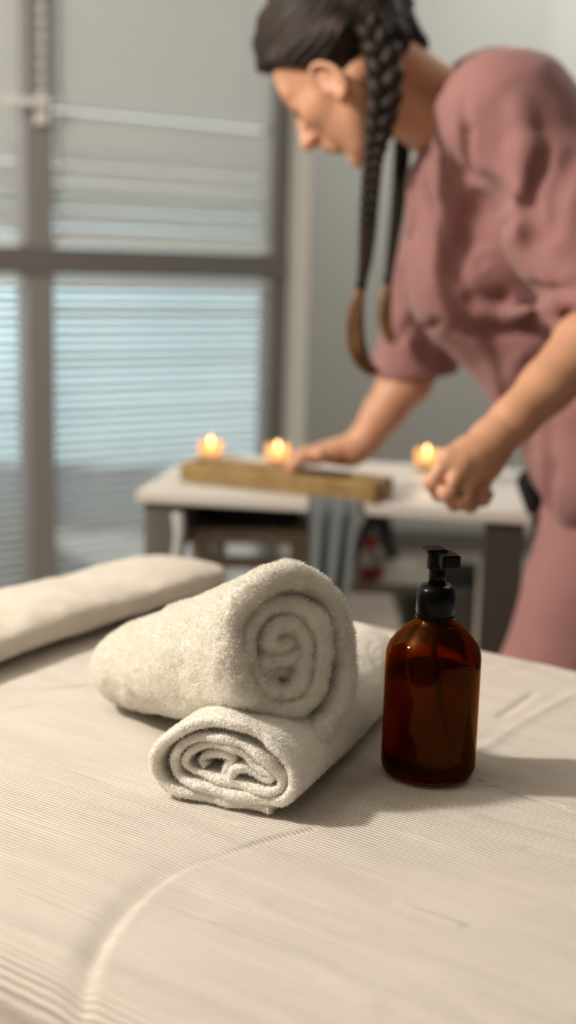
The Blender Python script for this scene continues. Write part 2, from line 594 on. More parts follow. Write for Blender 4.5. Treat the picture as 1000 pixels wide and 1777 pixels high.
# bead chain hanging on the post
cx = MB()
top = P(66, -60, 3.02); bot = P(66, 138, 3.02)
nb = 26
root = empty('bead_chain', wp(TM + 0.0, 1.47, 0.008), 'white ball chain hanging on the post between the two upper blinds', 'blind chain')
for i in range(11):
    s_ = i / 10
    c = wp(TM, 1.475 + 0.0305 * i, 0.010)
    cx.lathe([(0.0001, -0.009), (0.006, -0.0065), (0.009, 0), (0.006, 0.0065), (0.0001, 0.009)], c, 12, cap=False)
cx.build('beads', M['plastic_white'], root, True)
MB().tube([wp(TM, 1.47, 0.010), wp(TM, 1.80, 0.010), wp(TM, 2.19, 0.004)], 0.0012, 6).build('cord', M['plastic_white'], root, True)

# outside
o = MB().box((-2.5, 8.0, -0.08), (16, 9, 0.04)).build('pavement', M['asphalt'], None)
tag(o, kind='structure')
tr_ = MB(); wbox(tr_, -1.9, 0.80, 0.001, 0.03, -0.105, -3.2)
tag(tr_.build('terrace', M['asphalt'], None), kind='structure')
b = empty('neighbouring_building', (-2.0, 7.2, -0.06), 'pale bluish wall outside seen through the lower blind', 'building')
wl = MB().box((-2.6, 7.3, 0.70), (9, 0.2, 1.52)); wl.build('wall', M['facade'], b)
MB().box((-2.6, 7.25, 1.49), (9.1, 0.34, 0.06), None, 0.01).build('coping', M['wall'], b)

# ================================================================== MASSAGE TABLE
AX = unit([0.82, -0.57, 0])          # along the table
NX = unit([0.57, 0.82, 0])           # across, away from camera
ZT = 0.72
far_n = float(NX @ np.array([0.204, 1.272, 0])) + 0.004
HW = 0.366
near_n = far_n - 2 * HW
end_a = -0.945
L_BED = 1.90
BAX = np.array([AX, NX, (0, 0, 1)])
bed_o = AX * (end_a + L_BED / 2) + NX * (near_n + HW)
bed = empty('massage_table', (bed_o[0], bed_o[1], 0), 'massage table under a ribbed beige cover, carrying the rolled towels and the amber bottle', 'massage table', None, math.atan2(AX[1], AX[0]))


def bedh(a, n, hx, hy):
    """height of the cover in table coordinates a (along), n (across), both centred"""
    x = AX[0] * a + NX[0] * n + bed_o[0]
    y = AX[1] * a + NX[1] * n + bed_o[1]
    p = np.stack([x, y, np.zeros_like(x)], -1)
    q = np.stack([a * 3, n * 14, np.zeros_like(x)], -1)
    z = 0.0012 * vnoise(q) + 0.0016 * vnoise(p, 9.0) + 0.00022 * vnoise(np.stack([a * 9, n * 150, 0 * a], -1))

    def line(pts, w, dep, z, side=0.0):
        pts = catmull(np.array(pts), 8)
        best = np.full(x.shape, 9.0)
        sgn = np.zeros(x.shape)
        for i in range(len(pts) - 1):
            a0 = pts[i]; d = pts[i + 1] - a0
            L = d @ d
            t = np.clip(((x - a0[0]) * d[0] + (y - a0[1]) * d[1]) / L, 0, 1)
            ex = x - a0[0] - t * d[0]; ey = y - a0[1] - t * d[1]
            dd = np.hypot(ex, ey)
            m_ = dd < best
            best = np.where(m_, dd, best)
            sgn = np.where(m_, np.sign(d[0] * ey - d[1] * ex), sgn)
        z = z - dep * np.exp(-(best / w) ** 2)
        if side:
            z = z - 0.0060 * np.exp(-(best / 0.013) ** 2) * (sgn > 0) * (1 - np.exp(-(best / w) ** 2)) * np.clip((0.80 - y) / 0.15, 0, 1)
            z = z + side * 0.5 * (1 + np.tanh(sgn * best / w)) * np.exp(-(best / 0.05) ** 2)
        # puffy shoulders either side of the stitch
        z = z + 0.15 * dep * np.exp(-((best - 2.6 * w) / (1.3 * w)) ** 2)
        return z
    G = lambda *pp: [Z(px, py, ZT)[:2] for px, py in pp]
    z = line(G((148, 1790), (165, 1690), (215, 1595), (300, 1520), (400, 1480), (470, 1455), (545, 1438)), 0.0019, 0.0017, z, 0.0006)
    z = line(G((828, 1352), (900, 1378), (975, 1400)), 0.0014, 0.0032, z)
    z = line(G((975, 1400), (1080, 1432)), 0.0012, 0.0010, z)
    z = line(G((-60, 1206), (0, 1200), (80, 1196), (160, 1188)), 0.0022, 0.0022, z)
    z = line(G((-40, 1240), (20, 1232), (65, 1222)), 0.0022, 0.0014, z)
    # raised creases behind the bottle
    z = line(G((820, 1310), (880, 1268), (940, 1235), (1010, 1200)), 0.005, -0.0015, z)
    z = line(G((870, 1240), (900, 1222), (925, 1205)), 0.004, 0.0022, z)
    z = line(G((860, 1160), (930, 1150), (1000, 1172)), 0.006, -0.0014, z)
    z = line(G((330, 1545), (520, 1610), (700, 1690), (840, 1777)), 0.006, 0.0010, z)
    z = line(G((380, 1600), (520, 1665), (640, 1740)), 0.008, -0.0012, z)
    z = line(G((480, 1570), (700, 1640), (1000, 1740)), 0.005, 0.0009, z)
    z = line(G((700, 1570), (740, 1585), (790, 1605)), 0.004, -0.0016, z)
    z = line(G((720, 1450), (800, 1468), (900, 1472)), 0.004, -0.0012, z)
    return z


def axis_grid(lo, hi, flo, fhi, fine, coarse):
    a = list(np.arange(lo, flo, coarse)) + list(np.arange(max(lo, flo), min(hi, fhi), fine)) + list(np.arange(fhi, hi, coarse)) + [hi]
    return np.unique(np.round(a, 5))


ga = axis_grid(-0.95, 0.95, -0.94, 0.45, 0.0022, 0.02)
gn = axis_grid(-HW, HW, -HW, HW, 0.0022, 0.02)
A_, N_ = np.meshgrid(ga, gn, indexing='ij')
Zt = bedh(A_, N_, 0, 0)
R0 = 0.035
d = np.minimum(0.95 - np.abs(A_), HW - np.abs(N_))
# corner rounding of the rim
da = np.clip(R0 - (0.95 - np.abs(A_)), 0, R0); dn = np.clip(R0 - (HW - np.abs(N_)), 0, R0)
dd = np.clip(np.hypot(da, dn), 0, R0)
drop = R0 - np.sqrt(np.clip(R0 * R0 - dd * dd, 0, None))
Zt = Zt * np.clip(1 - dd / R0, 0.7, 1) - drop
V = np.stack([A_, N_, Zt + ZT], -1)
na, nn_ = A_.shape
I = np.arange(na * nn_).reshape(na, nn_)
Q = np.stack([I[:-1, :-1], I[1:, :-1], I[1:, 1:], I[:-1, 1:]], -1).reshape(-1, 4)
# skirt of the cover
rim = np.concatenate([I[:, 0], I[-1, 1:], I[:-1, -1][::-1], I[0, 1:-1][::-1]])
Vf = V.reshape(-1, 3)
rings = [rim]
base = len(Vf)
ex = []
for k, dz in enumerate((0.02, 0.05, 0.09, 0.13)):
    rv = Vf[rim].copy()
    cen = rv.copy(); out = np.stack([np.sign(rv[:, 0]) * (np.abs(rv[:, 0]) > 0.949), np.sign(rv[:, 1]) * (np.abs(rv[:, 1]) > HW - 0.001), 0 * rv[:, 0]], -1)
    s_ = np.arange(len(rim)) * 0.0022
    rv += out * (0.002 + 0.003 * dz / 0.13 * np.sin(s_ * 45 + np.sin(s_ * 13) * 2)[:, None])
    rv[:, 2] = ZT - R0 - dz
    ex.append(rv)
    rings.append(base + np.arange(len(rim)) + k * len(rim))
Vf = np.vstack([Vf] + ex)
sq = []
for k in range(len(rings) - 1):
    a, b2 = rings[k], rings[k + 1]
    sq.append(np.stack([a, np.roll(a, -1), np.roll(b2, -1), b2], -1)[:, ::-1])
Q = np.concatenate([Q] + sq)
BM = np.array(Matrix.Translation(bed.location) @ bed.rotation_euler.to_matrix().to_4x4())
Vw = (np.c_[Vf, np.ones(len(Vf))] @ BM.T)[:, :3]
mesh_obj('cover', Vw, Q, M['cover'], bed)


def bedbox(name, c, size, mat, bevel=0.004):
    cw = (np.array([*c, 1.0]) @ BM.T)[:3]
    return MB().box(cw, size, BAX, bevel).build(name, mat, bed)


bedbox('cushion', (0, 0, 0.648), (1.86, 0.66, 0.065), M['black'], 0.015)
bedbox('frame', (0, 0, 0.585), (1.84, 0.66, 0.055), M['wood'], 0.006)
for sx in (-1, 1):
    for sy in (-1, 1):
        bedbox('leg', (sx * 0.80, sy * 0.28, 0.28), (0.045, 0.045, 0.56), M['wood'])
    bedbox('crossbar', (sx * 0.80, 0, 0.22), (0.03, 0.515, 0.04), M['wood'])


# ------------------------------------------------------------------ folded pad at the head end
def pad():
    a0, a1 = -0.99, -0.856         # along the table
    n0, n1 = near_n + 0.02, far_n - 0.005
    Vv = []
    nu, nv = 64, 160
    for j in range(nv + 1):
        s_ = j / nv
        e = abs(2 * s_ - 1)
        rnd = (1 - e ** 9) ** 0.5 if e < 1 else 0.0
        for i in range(nu):
            th = 2 * math.pi * i / nu
            c, s2 = math.cos(th), math.sin(th)
            x = math.copysign(abs(c) ** 0.55, c); z = math.copysign(abs(s2) ** 0.8, s2)
            hw = (a1 - a0) / 2 * (0.35 + 0.65 * rnd); hh = 0.0215 * rnd
            aa = (a0 + a1) / 2 + x * hw + 0.012 * math.sin(s_ * 5 + 1)
            nn = n0 + (n1 - n0) * s_
            zz = ZT + 0.0225 + z * hh * (1.0 - 0.12 * x) + 0.002 * math.sin(s_ * 23) * max(0, z)
            if aa < end_a + 0.02: zz -= 0.10 * (end_a + 0.02 - aa)
            p = AX * aa + NX * nn
            Vv.append((p[0], p[1], zz))
    Vv = np.array(Vv)
    Vv += (0.0016 * vnoise(Vv, 60))[:, None] * np.array([0.3, 0.3, 1])
    Fc = []
    for j in range(nv):
        for i in range(nu):
            i2 = (i + 1) % nu
            Fc.append([j * nu + i, j * nu + i2, (j + 1) * nu + i2, (j + 1) * nu + i])
    root = mesh_obj('head_cushion', Vv, np.array(Fc), M['pad'])
    tag(root, 'beige fleecy head cushion lying across the left end of the massage table', 'cushion')
    me = root.data
    add_pile(root, 26000, 0.0016, 0.00022, M['pad'])


def add_pile(o, n, length, width, mat, jitter=0.9, child_name=None, mask=None, curl=0.5):
    """short terry loops as tiny ribbons, merged into the towel's own mesh"""
    me = o.data
    nv = len(me.vertices)
    co = np.empty(nv * 3, np.float32); me.vertices.foreach_get('co', co); co = co.reshape(-1, 3).astype(float)
    me.calc_loop_triangles()
    nt_ = len(me.loop_triangles)
    tri = np.empty(nt_ * 3, np.int32); me.loop_triangles.foreach_get('vertices', tri); tri = tri.reshape(-1, 3)
    a, b, c = co[tri[:, 0]], co[tri[:, 1]], co[tri[:, 2]]
    cr = np.cross(b - a, c - a)
    ar = np.linalg.norm(cr, axis=1) + 1e-15
    pr = ar.copy()
    if mask is not None:
        pr = pr * mask((a + b + c) / 3, cr / ar[:, None])
    pr /= pr.sum()
    k = rng.choice(nt_, n, p=pr)
    u = rng.random(n); v = rng.random(n)
    fl = u + v > 1
    u[fl] = 1 - u[fl]; v[fl] = 1 - v[fl]
    p = a[k] + u[:, None] * (b - a)[k] + v[:, None] * (c - a)[k]
    nrm = cr[k] / ar[k][:, None]
    d1 = nrm + jitter * rng.normal(size=(n, 3)) * 0.6
    d1 /= np.linalg.norm(d1, axis=1)[:, None]
    side = np.cross(d1, rng.normal(size=(n, 3)))
    side /= np.linalg.norm(side, axis=1)[:, None]
    bend = np.cross(side, d1)
    ln = length * (0.5 + rng.random(n))[:, None]
    p0 = p - d1 * 0.0003
    p1 = p + d1 * ln * 0.55 + bend * ln * 0.15 * curl
    p2 = p + d1 * ln * 0.8 + bend * ln * 0.75 * curl
    w_ = side * width
    NV = np.stack([p0 - w_, p0 + w_, p1 - w_, p1 + w_, p2 - 0.6 * w_, p2 + 0.6 * w_], 1).reshape(-1, 3)
    base = nv + np.arange(n)[:, None] * 6
    Q1 = base + np.array([0, 1, 3, 2]); Q2 = base + np.array([2, 3, 5, 4])
    npoly = len(me.polygons)
    lp = np.empty(len(me.loops), np.int32); me.loops.foreach_get('vertex_index', lp)
    old = lp.reshape(-1, 4)
    Vn = np.vstack([co, NV]); Qn = np.vstack([old, Q1, Q2])
    m2 = bpy.data.meshes.new(me.name)
    m2.vertices.add(len(Vn)); m2.vertices.foreach_set('co', Vn.astype(np.float32).ravel())
    m2.loops.add(Qn.size); m2.loops.foreach_set('vertex_index', Qn.astype(np.int32).ravel())
    m2.polygons.add(len(Qn))
    m2.polygons.foreach_set('loop_start', np.arange(0, Qn.size, 4, dtype=np.int32))
    m2.polygons.foreach_set('loop_total', np.full(len(Qn), 4, dtype=np.int32))
    m2.update(calc_edges=True)
    m2.polygons.foreach_set('use_smooth', np.ones(len(Qn), dtype=bool))
    m2.materials.append(mat); m2.materials.append(M['pile'])
    mi = np.zeros(len(Qn), np.int32); mi[len(old):] = 1
    m2.polygons.foreach_set('material_index', mi)
    o.data = m2


pad()


# ------------------------------------------------------------------ rolled towels
def rolled(name, path, half, C0, C1, ex, ez, taper, label, flare, npile, plen, rough_amp, edge_fn, bulge=None, ds=0.0022, dt=0.0026, mask=None):
    """sheet of thickness 2*half swept: path = 2-D centre line in the end plane (metres)
    C0 -> C1 = axis from the visible end to the hidden end"""
    path = np.array(path)
    seg = np.r_[0, np.cumsum(np.linalg.norm(np.diff(path, axis=0), axis=1))]
    ns = int(seg[-1] / ds)
    S = np.linspace(0, seg[-1], ns)
    c = np.stack([np.interp(S, seg, path[:, 0]), np.interp(S, seg, path[:, 1])], -1)
    for _ in range(2):
        c[1:-1] = (c[:-2] + 2 * c[1:-1] + c[2:]) / 4
    T = np.gradient(c, axis=0); T /= np.linalg.norm(T, axis=1)[:, None]
    Nn = np.stack([T[:, 1], -T[:, 0]], -1)
    hs = np.full(ns, half) if np.isscalar(half) else np.interp(S / S[-1], np.linspace(0, 1, len(half)), half)
    axis = C1 - C0
    L = np.linalg.norm(axis); axd = axis / L
    # loop around the sheet: outer face 0..L, round, inner face back, round
    nt_ = int(L / dt)
    prof = []   # (t metres, offset factor -1..1, edge param)
    rnd = 7
    for k in range(rnd):
        a = -math.pi / 2 + math.pi * k / (rnd - 1)
        prof.append(('e0', a))
    seq = []
    for k in range(rnd):
        a = -math.pi / 2 - math.pi * k / (rnd - 1)      # inner -> outer around the front edge
        seq.append((0.0, math.cos(a), math.sin(a)))
    tt = np.linspace(0, 1, nt_)[1:-1]
    # stretch sampling: dense near the visible end
    for t in tt: seq.append((t, 0, 1.0))
    for k in range(rnd):
        a = math.pi / 2 - math.pi * k / (rnd - 1)
        seq.append((1.0, math.cos(a), math.sin(a)))
    for t in tt[::-1][::2]: seq.append((t, 0, -1.0))
    nl = len(seq)
    tq = np.array([q[0] for q in seq]); eq = np.array([q[1] for q in seq]); oq = np.array([q[2] for q in seq])
    e0 = np.array([edge_fn(s_ / S[-1], s_) for s_ in S])          # metres, edge pushed out (neg) or in (pos)
    tm = e0[:, None] + tq[None] * (L - e0[:, None]) + eq[None] * hs[:, None]
    off = oq[None] * hs[:, None]
    sc = taper(np.clip(tm / L, 0, 1))                              # (ns,nl,2)
    xy = c[:, None, :] + Nn[:, None, :] * off[..., None]
    # end caps of the sheet (first & last s) pinch together
    xy = xy * sc
    Vv = C0 + axd * tm[..., None] + np.array(ex) * xy[..., :1] + np.array(ez) * xy[..., 1:2]
    if bulge is not None:
        Vv = Vv + bulge(tm / L, xy)
    W3 = rough_amp * (vnoise(Vv, 45) * 0.9 + vnoise(Vv, 110) * 0.5 + vnoise(Vv, 230) * 0.4)
    nn3 = (np.array(ex) * Nn[:, None, :1] + np.array(ez) * Nn[:, None, 1:2]) * oq[None, :, None] - axd * eq[None, :, None] * (1 - 2 * (tq[None, :, None] > 0.5)) * -1
    Vv = Vv + nn3 * W3[..., None]
    I = np.arange(ns * nl).reshape(ns, nl)
    Q = np.stack([I[:-1], np.roll(I, -1, 1)[:-1], np.roll(I, -1, 1)[1:], I[1:]], -1).reshape(-1, 4)
    # close both long ends of the sheet with strips between outer and inner side
    caps = []
    for row in (0, ns - 1):
        r = I[row]
        h2 = nl // 2
        for k in range(h2 - 1):
            q = [r[k], r[k + 1], r[nl - 2 - k], r[nl - 1 - k]]
            caps.append(q if row else q[::-1])
    Q = np.vstack([Q, np.array(caps)])
    o = mesh_obj(name, Vv.reshape(-1, 3), Q, M['terry'])
    # keep normals outward
    bm = bmesh.new(); bm.from_mesh(o.data)
    bmesh.ops.recalc_face_normals(bm, faces=bm.faces[:])
    if bm.calc_volume(signed=True) < 0:
        bmesh.ops.reverse_faces(bm, faces=bm.faces[:])
    print('VOL', bm.calc_volume(signed=True))
    bm.to_mesh(o.data); bm.free()
    if label: tag(o, label, 'towel', 'rolled white towels on the massage table')
    def expo(cn, nr):
        t_ = (cn - C0) @ axd / L
        v_ = cn - C0 - np.outer((cn - C0) @ axd, axd)
        rr_ = np.linalg.norm(v_, axis=1)
        out_ = (v_ * nr).sum(1) / (rr_ + 1e-9)
        w_ = np.where(t_ < 0.07, 1.0, np.where((out_ > 0.35) & (rr_ > rr_.max() * 0.62 * (1 - 0.35 * t_)), 1.0, 0.02))
        return w_
    add_pile(o, npile, plen, 0.00017, M['terry'], mask=expo)
    return o


# lower roll: end plane faces the camera, turned to the right
e1 = unit([0.92, -0.38, 0]); ax2 = np.array([-e1[1], e1[0], 0])
LC0 = np.array([-0.0410, 0.8470, ZT + 0.0335])
LC1 = LC0 + ax2 * 0.265
K = 0.6 * 0.90 / 2200 * 1.03


def cr(*pts):   # picture measures of the roll's end, slant removed -> end-plane metres
    return [((x - 763) * 0.000214, -(y - (x - 763) * 0.18 - 424) * 0.000168) for x, y in pts]


low = cr((690, 455), (668, 432), (700, 402), (750, 392), (792, 410), (772, 445), (764, 486), (790, 494), (802, 456), (842, 448), (880, 472),
         (932, 494), (942, 464), (900, 452), (868, 425), (835, 382), (775, 352), (700, 352), (645, 378), (618, 425), (640, 468), (700, 490), (770, 510), (850, 527),
         (920, 540), (968, 528), (976, 488), (940, 430), (885, 375), (810, 332), (730, 315), (650, 328), (598, 372), (580, 440), (608, 505), (700, 540), (800, 561),
         (900, 578), (984, 574), (1016, 520), (1006, 440), (960, 365), (900, 308), (820, 262), (730, 242), (650, 260), (590, 300), (538, 352), (514, 410), (522, 480),
         (562, 542), (640, 574), (760, 596), (880, 612), (940, 618))
low = catmull(low, 8)


def edge_low(u, s):
    return 0.0012 * math.sin(s * 170) + 0.002 * math.sin(s * 37 + 1) + 0.004 * max(0, 1 - u * 3)


def bul_low(t, xy):
    # settles into the towel on top; slight barrel
    z = np.zeros(t.shape + (3,))
    z[..., 2] = -0.006 * np.exp(-((t - 0.45) / 0.25) ** 2) * np.clip(xy[..., 1] / 0.03, 0, 1)
    return z


rolled('rolled_towel', low, [0.0030, 0.0027, 0.0030, 0.0036, 0.0040, 0.0040], LC0, LC1, e1, (0, 0, 1),
       lambda t: np.stack([1 + 0.03 * np.sin(t * 5), 1 + 0.05 * t], -1),
       'off-white towel rolled in flat tight layers, lying under the fluffy towel roll', None, 170000, 0.0015, 0.0008, edge_low, bul_low, ds=0.0016)

# top roll
TE = P(480, 1128, 0.888)
TF = P(205, 1158, 1.09)
ax_t = TF - TE
Lt = np.linalg.norm(ax_t); axu = ax_t / Lt
exT = unit(np.cross(axu, [0, 0, 1])) * 1.0
if exT[0] < 0: exT = -exT
ezT = unit(np.cross(exT, axu))
if ezT[2] < 0: ezT = -ezT
KT = 0.6 * 0.92 / 2200 * 1.145


def ct(*pts):
    return [((x - 645) * KT * 1.00, -(y - 268) * KT) for x, y in pts]


top = ct((600, 345), (628, 322), (664, 338), (690, 318), (672, 290), (632, 290), (594, 296), (570, 262), (598, 252),
         (640, 258), (664, 232), (632, 206), (584, 214), (556, 258), (568, 312), (592, 360), (634, 384), (688, 362), (722, 318), (738, 262), (716, 206),
         (664, 166), (600, 162), (536, 192), (506, 256), (518, 322), (552, 384), (618, 422), (694, 410), (750, 366), (782, 300), (780, 226), (748, 152),
         (690, 104), (620, 84), (548, 98), (486, 142), (452, 206), (446, 286), (470, 362), (520, 426), (594, 462), (670, 462), (738, 432), (788, 384), (822, 310), (830, 240),
         (812, 170), (766, 104), (706, 60), (640, 52), (630, 52))
# the sheet winds clockwise and its loose end hangs as a flap at the lower right
top = ct((600, 345), (628, 322), (664, 338), (690, 318), (672, 290), (632, 290), (594, 296), (570, 262), (598, 252),
         (640, 258), (664, 232), (632, 206), (584, 214), (556, 258), (568, 312), (592, 360), (634, 384), (688, 362), (722, 318), (738, 262), (716, 206),
         (664, 166), (600, 162), (536, 192), (506, 256), (518, 322), (552, 384), (618, 422), (694, 410), (750, 366), (782, 300), (780, 226), (748, 152),
         (690, 110), (620, 88), (548, 94), (478, 130), (436, 200), (426, 282))
top = [(-x_, y_) for x_, y_ in top] + ct((850, 350), (812, 420), (752, 478), (700, 506))
top = catmull(top, 8)
flap = None


def edge_top(u, s):
    return 0.003 * math.sin(s * 31 + 0.6) + 0.0015 * math.sin(s * 90) + 0.006 * (1 - u) ** 2


def taper_top(t):
    e = np.clip(t, 0, 1)
    sx = 1.0 - 0.12 * e - 0.62 * np.clip((e - 0.80) / 0.20, 0, 1) ** 2.2
    sz = 1.0 - 0.44 * e ** 1.1 - 0.45 * np.clip((e - 0.80) / 0.20, 0, 1) ** 2.2
    return np.stack([sx, sz], -1)


def bul_top(t, xy):
    z = np.zeros(t.shape + (3,))
    z[..., 2] = -0.004 * np.sin(np.clip(t, 0, 1) * math.pi)
    return z


rolled('rolled_towel', top, [0.0072, 0.0080, 0.0086, 0.0092, 0.0095], TE, TF, exT, ezT, taper_top,
       'fluffy white terry towel roll with a swirled end, resting across the flatter rolled towel', None, 230000, 0.0029, 0.0024, edge_top, bul_top)

# ================================================================== AMBER BOTTLE
BB = Z(742, 1338, ZT)
bo = empty('pump_bottle', BB, 'amber glass pump bottle half full of oil, standing right of the rolled towels', 'bottle')
R_ = 0.0362
z0 = ZT + 0.0012
BS = 0.915
outer = [(0.0001, 0.002), (0.026, 0.0015), (0.031, 0.0), (0.0345, 0.002), (R_, 0.007), (R_, 0.02), (R_, 0.06), (R_, 0.100), (0.0355, 0.105), (0.0335, 0.1105), (0.0295, 0.1165), (0.0235, 0.1235), (0.0175, 0.1285), (0.0145, 0.131), (0.0135, 0.1335), (0.0135, 0.150)]
inner = [(r - 0.0022 if r > 0.005 else r, z + (0.0035 if i < 5 else (-0.0012 if i > 7 else 0))) for i, (r, z) in enumerate(outer)]
inner[-1] = (0.0112, 0.150)
sz = lambda pr: [(r_, z_ * BS) for r_, z_ in pr]
MB().lathe(sz(outer + inner[::-1]), (BB[0], BB[1], z0), 96, cap=False).build('glass_body', M['amber'], bo, True)
LV = 0.088
liq = [(0.0001, 0.0050), (0.025, 0.0047), (0.0305, 0.0050), (0.0330, 0.0085), (0.0343, 0.012), (0.0343, LV - 0.0005), (0.0342, LV), (0.0001, LV)]
MB().lathe(sz(liq), (BB[0], BB[1], z0), 96, cap=False).build('liquid', M['oil'], bo, True)
col = [(0.0001, 0.1335), (0.0150, 0.1335), (0.0152, 0.1355), (0.0142, 0.137), (0.0148, 0.1380), (0.0148, 0.1520), (0.0140, 0.1570), (0.0118, 0.1605), (0.0080, 0.1615), (0.0001, 0.1615)]
co_ = MB().lathe(sz([(0.0116, 0.1337), (0.0150, 0.1337)] + col[2:]), (BB[0], BB[1], z0), 64, cap=False)
co_.build('collar', M['black_plastic'], bo, True)
MB().lathe(sz([(0.0001, 0.158), (0.0066, 0.158), (0.0064, 0.180), (0.0001, 0.180)]), (BB[0], BB[1], z0), 32, cap=False).build('pump_stem', M['black_plastic'], bo, True)
fd = unit([0.30, -0.95, 0]); fs = np.array([-fd[1], fd[0], 0]) * 1.0
ph_ = MB()
HA = [fs, fd, (0, 0, 1)]
ph_.lathe(sz([(0.0001, 0.1745), (0.0080, 0.1745), (0.0084, 0.1765), (0.0084, 0.1885), (0.0076, 0.190), (0.0001, 0.1905)]), (BB[0], BB[1], z0), 32, cap=False)
cc = np.array([BB[0], BB[1], z0 + 0.1835 * BS]) + fd * 0.007 + fs * 0.0035
ph_.box(cc, (0.0150, 0.020, 0.0105), HA, 0.002)
cc = np.array([BB[0], BB[1], z0 + 0.1900 * BS]) - fd * 0.002 - fs * 0.0030
ph_.box(cc, (0.0165, 0.016, 0.0030), HA, 0.0015)
ph_.build('pump_head', M['black_plastic'], bo, False)
MB().tube(catmull([(BB[0], BB[1], z0 + 0.142), (BB[0] + 0.000, BB[1], z0 + 0.10), (BB[0] + 0.006, BB[1] - 0.004, z0 + 0.055), (BB[0] + 0.018, BB[1] - 0.012, z0 + 0.014)], 10), 0.0021, 12).build('dip_tube', M['tube'], bo, True)

# ================================================================== SIDE TABLE AND WHAT IS ON / UNDER IT
TZ = 0.75
c00 = Z(236, 850, TZ); c10 = Z(925, 889, TZ)
tdx = unit([c10[0] - c00[0], c10[1] - c00[1], 0])
tdy = np.array([-tdx[1], tdx[0], 0])
TW = np.linalg.norm((c10 - c00)[:2]); TD = 0.42
TA = [tdx, tdy, (0, 0, 1)]
tb = empty('side_table', (*(c00 + tdx * TW / 2 + tdy * TD / 2)[:2], 0), 'white topped side table with grey legs behind the massage table, holding candles and a tray', 'table')


def tp(a, b, z):
    p = c00 + tdx * a + tdy * b
    return np.array([p[0], p[1], z])


MB().box(tp(TW / 2, TD / 2, TZ - 0.010), (TW, TD, 0.020), TA, 0.004).build('table_top', M['desk'], tb)
for (a, mat) in ((0.035, 'desk_side'), (TW - 0.04, 'dark')):
    for b_ in (0.035, TD - 0.035):
        MB().box(tp(a, b_, (TZ - 0.021) / 2), (0.05 if a < 0.1 else 0.06, 0.05, TZ - 0.022), TA, 0.004).build('leg', M[mat], tb)
    MB().box(tp(a, TD / 2, TZ - 0.075), (0.02, TD - 0.12, 0.09), TA, 0.003).build('side_rail', M[mat], tb)
MB().box(tp(TW / 2, TD - 0.03, TZ - 0.060), (TW - 0.16, 0.018, 0.06), TA, 0.003).build('back_rail', M['grey_cloth'], tb)

# wooden tray
t0_ = Z(312, 815, TZ + 0.02); t1_ = Z(652, 852, TZ + 0.02)
trx = unit([t1_[0] - t0_[0], t1_[1] - t0_[1], 0]); try_ = np.array([-trx[1], trx[0], 0])
TLn = np.linalg.norm((t1_ - t0_)[:2]); TRD = 0.075
RA = [trx, try_, (0, 0, 1)]


def rp(a, b, z):
    p = t0_ + trx * a + try_ * b
    return np.array([p[0], p[1], z])


tr = empty('wooden_tray', rp(TLn / 2, TRD / 2, TZ), 'long honey coloured wooden tray on the white side table under the hand', 'tray')
MB().box(rp(TLn / 2, TRD / 2, TZ + 0.0055), (TLn, TRD, 0.008), RA, 0.002).build('tray_base', M['wood'], tr)
for nm, a, b_, sx, sy in (('rim', TLn / 2, 0.006, TLn, 0.012), ('rim', TLn / 2, TRD - 0.006, TLn, 0.012), ('rim', 0.006, TRD / 2, 0.012, TRD - 0.026), ('rim', TLn - 0.006, TRD / 2, 0.012, TRD - 0.026)):
    MB().box(rp(a, b_, TZ + 0.0210), (sx, sy, 0.0225), RA, 0.003).build(nm, M['wood'], tr)


def candle(px, py, z, Y, label):
    p = P(px, py, Y)
    c = (p[0], p[1], z + 0.0005)
    sc_ = lambda pr: [(a_ * 0.82, b_ * 0.88) for a_, b_ in pr]
    r = empty('tealight_holder', c, label, 'candle', 'lit tealights on the side table')
    MB().lathe(sc_([(0.0001, 0), (0.019, 0), (0.0225, 0.006), (0.026, 0.022), (0.026, 0.042), (0.0245, 0.044), (0.0238, 0.042), (0.0238, 0.022), (0.020, 0.008), (0.0001, 0.004)]), c, 40, cap=False).build('glass_cup', M['frost'], r, True)
    MB().lathe(sc_([(0.0001, 0.0045), (0.0185, 0.0078), (0.019, 0.017), (0.0001, 0.0165)]), c, 32, cap=False).build('wax', M['wax'], r, True)
    MB().tube([(c[0], c[1], c[2] + 0.016), (c[0], c[1], c[2] + 0.021)], 0.0007, 6).build('wick', M['black'], r, True)
    MB().lathe([(0.0001, 0.019), (0.0035, 0.022), (0.0055, 0.027), (0.0042, 0.034), (0.002, 0.040), (0.0001, 0.045)], c, 16, cap=False).build('flame', M['flame'], r, True)
    l = bpy.data.lights.new('candle_light', 'POINT'); l.energy = 0.07; l.color = (1, 0.62, 0.3); l.shadow_soft_size = 0.007
    lo = bpy.data.objects.new('candle_light', l); lo.location = (c[0], c[1], c[2] + 0.048); COL.objects.link(lo)
    lo.parent = r; lo.location = (0, 0, 0.048)


def on_plane_y(px, py, z):
    return Z(px, py, z)[1]


candle(366, 778, TZ, on_plane_y(366, 800, TZ), 'glowing tealight in a frosted glass cup, leftmost of the three')
candle(482, 783, TZ, on_plane_y(482, 808, TZ), 'glowing tealight in a frosted glass cup, middle of the three, next to the flat hand')
candle(741, 793, TZ, on_plane_y(741, 816, TZ), 'glowing tealight in a frosted glass cup, rightmost of the three, beside the near hand')

